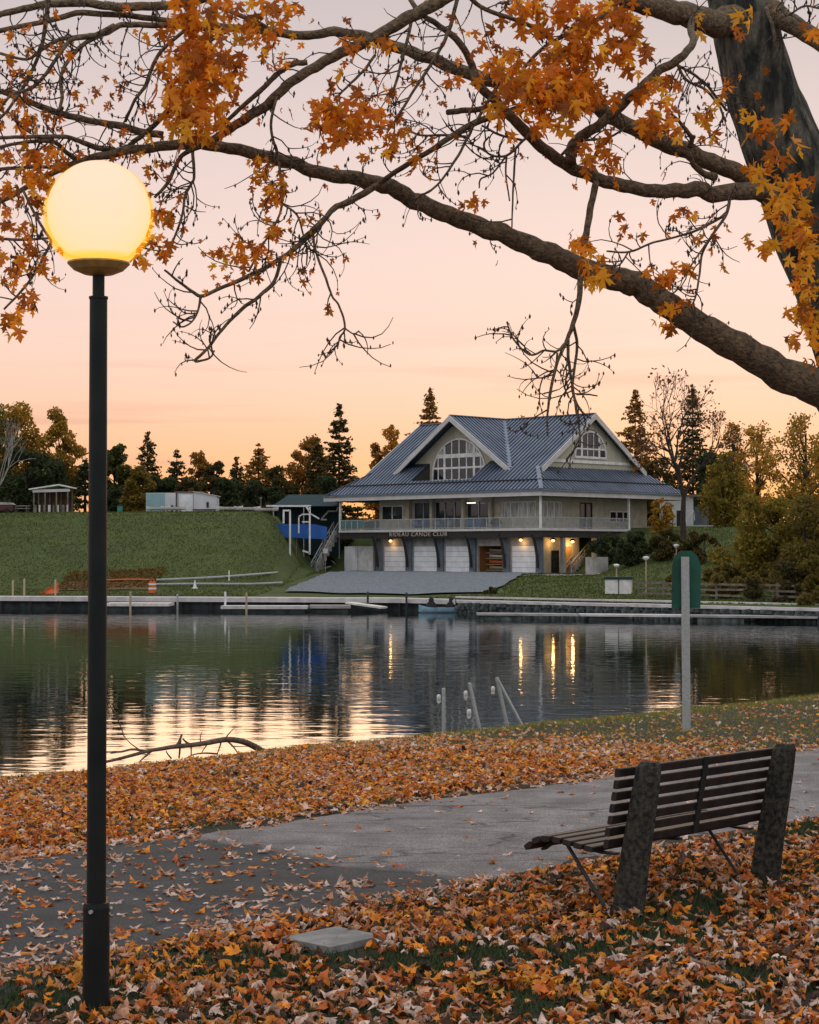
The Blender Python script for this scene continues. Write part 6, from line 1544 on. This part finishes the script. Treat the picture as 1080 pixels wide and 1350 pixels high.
for k in range(tries):
    t = frd.uniform(-3, 34); s = frd.uniform(4.2, 18.2)
    x, y = xy(t, s)
    if not in_view(x, y): continue
    if abs((x - SLAB.x) * eB.x + (y - SLAB.y) * eB.y) < .21 and abs((x - SLAB.x) * gB.x + (y - SLAB.y) * gB.y) < .21: continue
    if frd.random() > density(t, s, x, y) * (.72 if s > 10.25 or s < 7.7 else (.27 if t < 8.7 else .17)): continue
    z = znear(x, y); on_path = 7.55 < s < 10.65
    n1 = mnoise.noise((x * .7, y * .7, 9))
    r_ = frd.random()
    if on_path: pal = [PALE, PALE, TAN, TAN, FR, FO]
    elif s > 10.6: pal = ([FO, FO, FR, FR, FO, PALE, FR, FY, FD] if n1 > .0 else [FO, FY, FO, TAN, PALE, FO, FR, FR, FD]) if t < 15 else [TAN, TAN, FO, PALE, FR, FY]
    else: pal = [PALE, PALE, TAN, FR, FR, FO, FD, TAN, FO, FD, FR] if n1 < .08 else [FO, FO, FR, TAN, FY, FD, FR]
    c = frd.choice(pal); f_ = frd.uniform(.72, 1.22)
    FP.append((x, y, z + (.020 if on_path else frd.uniform(.004, .05)))); FS.append((.85 if s > 10.6 else 1) * (frd.uniform(.03, .068) if frd.random() < .8 else frd.uniform(.065, .088))); FC.append([c[i] * f_ for i in range(3)]); FK.append(on_path)
FP, FS, FC = np.array(FP), np.array(FS), np.array(FC); nF = len(FP)
FRt = rot_batch(nF, nrg.uniform(0, 2 * np.pi, nF), np.abs(nrg.normal(0, .36, nF)) * np.where(FK, .4, 1.0))
app = FS / FP[:, 1] * np.where(FP[:, 2] > 0, 1, 1)
app = app * np.where(np.array(FK), 1.6, 1.0)
inside = (np.abs(FP[:, 0]) < FP[:, 1] * .215) & (FP[:, 1] > 8.05)
app = np.where(inside, app, 0)
order = np.argsort(-app); big = order[:300]; rest = order[300:]
sim = [wide[k] for k in (0, 2, 3, 5, 8, 9, 11, 14)]
CURL2 = [leaf_shape(trd.uniform(-1.3, 1.3), trd.uniform(-1.8, .9), trd.uniform(-1.3, 1.3), i + 150, sim + [(-x, y) for x, y in sim[-2:0:-1]]) for i in range(12)]
near_ = rest[FP[rest][:, 1] < 13.5]; farr = rest[FP[rest][:, 1] >= 13.5]
o = obj_from('fallen_leaves', leaves_mesh('fallen_leaves', CURL, FP[near_], FS[near_], FRt[near_], FC[near_], 'leaf')); o['kind'] = 'stuff'
o = obj_from('fallen_leaves', leaves_mesh('fallen_leaves', CURL2, FP[farr], FS[farr], FRt[farr], FC[farr], 'leaf')); o['kind'] = 'stuff'
names = [PALE, TAN, FO, FR, FD, FY]
words = ['pale pinkish', 'tan', 'bright orange', 'dark red-brown', 'nearly black', 'golden yellow']
flib = [[fast_mesh('fallen_leaf', v, f, 'leaf_single', np.tile(np.array(c_), (len(v), 1))) for c_ in names] for v, f in CURL]
for i in big:
    ci = min(range(6), key=lambda k: sum(abs(names[k][j] - FC[i][j]) for j in range(3)))
    o = obj_from('fallen_leaf', flib[frd.randrange(len(CURL))][ci])
    o.matrix_world = Matrix.Translation(Vector(FP[i])) @ Matrix(FRt[i].tolist()).to_4x4() @ Matrix.Scale(float(FS[i]), 4)
    t, s = ts(FP[i][0], FP[i][1])
    wh = ('lying alone on the dark asphalt' if t < 8.7 else 'lying alone on the grey asphalt') if FK[i] else ('in the leaf carpet before the path' if s < 9 else 'on the leafy bank beyond the path')
    tag(o, words[ci] + ' curled maple leaf ' + wh, 'leaf', 'single fallen maple leaves')

# ------------------------------------------------------------------ grass on the near bank
nG = 130000; gx, gy, gz, gh, gc_ = [], [], [], [], []
for k in range(nG):
    t = frd.uniform(-3, 34); s = frd.choice([frd.uniform(4.5, 7.6), frd.uniform(10.6, 18), frd.uniform(10.6, 18), frd.uniform(15.5, 18)])
    x, y = xy(t, s)
    if not in_view(x, y): continue
    if s < 8 and frd.random() < .35: continue
    gx.append(x); gy.append(y); gz.append(znear(x, y)); gh.append(frd.uniform(.02, .06) * (1.4 if s > 15.5 else .8))
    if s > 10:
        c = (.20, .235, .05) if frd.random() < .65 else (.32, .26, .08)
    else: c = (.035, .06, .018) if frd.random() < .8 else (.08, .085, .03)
    gc_.append(c)
for k in range(60000):
    t = frd.uniform(2.5, 14); s = frd.uniform(4.6, 7.6); x, y = xy(t, s)
    if not in_view(x, y, .6) or math.hypot(x - SLAB.x, y - SLAB.y) < .3: continue
    gx.append(x); gy.append(y); gz.append(znear(x, y)); gh.append(frd.uniform(.02, .055)); gc_.append((.035, .065, .02) if frd.random() < .7 else (.07, .085, .025))
n_ = len(gx); A = np.stack([gx, gy, gz], 1); hh = np.array(gh)[:, None]; an = nrg.uniform(0, 6.283, n_)
sd = np.stack([np.cos(an), np.sin(an), np.zeros(n_)], 1) * .005; tip = np.stack([nrg.normal(0, .5, n_), nrg.normal(0, .5, n_), np.ones(n_)], 1) * hh
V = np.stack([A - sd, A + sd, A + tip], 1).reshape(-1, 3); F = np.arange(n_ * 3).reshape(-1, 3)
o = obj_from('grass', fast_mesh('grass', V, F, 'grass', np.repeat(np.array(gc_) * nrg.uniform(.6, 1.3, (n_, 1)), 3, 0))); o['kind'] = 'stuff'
print('leaves', nF, 'tree leaves', nL, 'grass', n_)
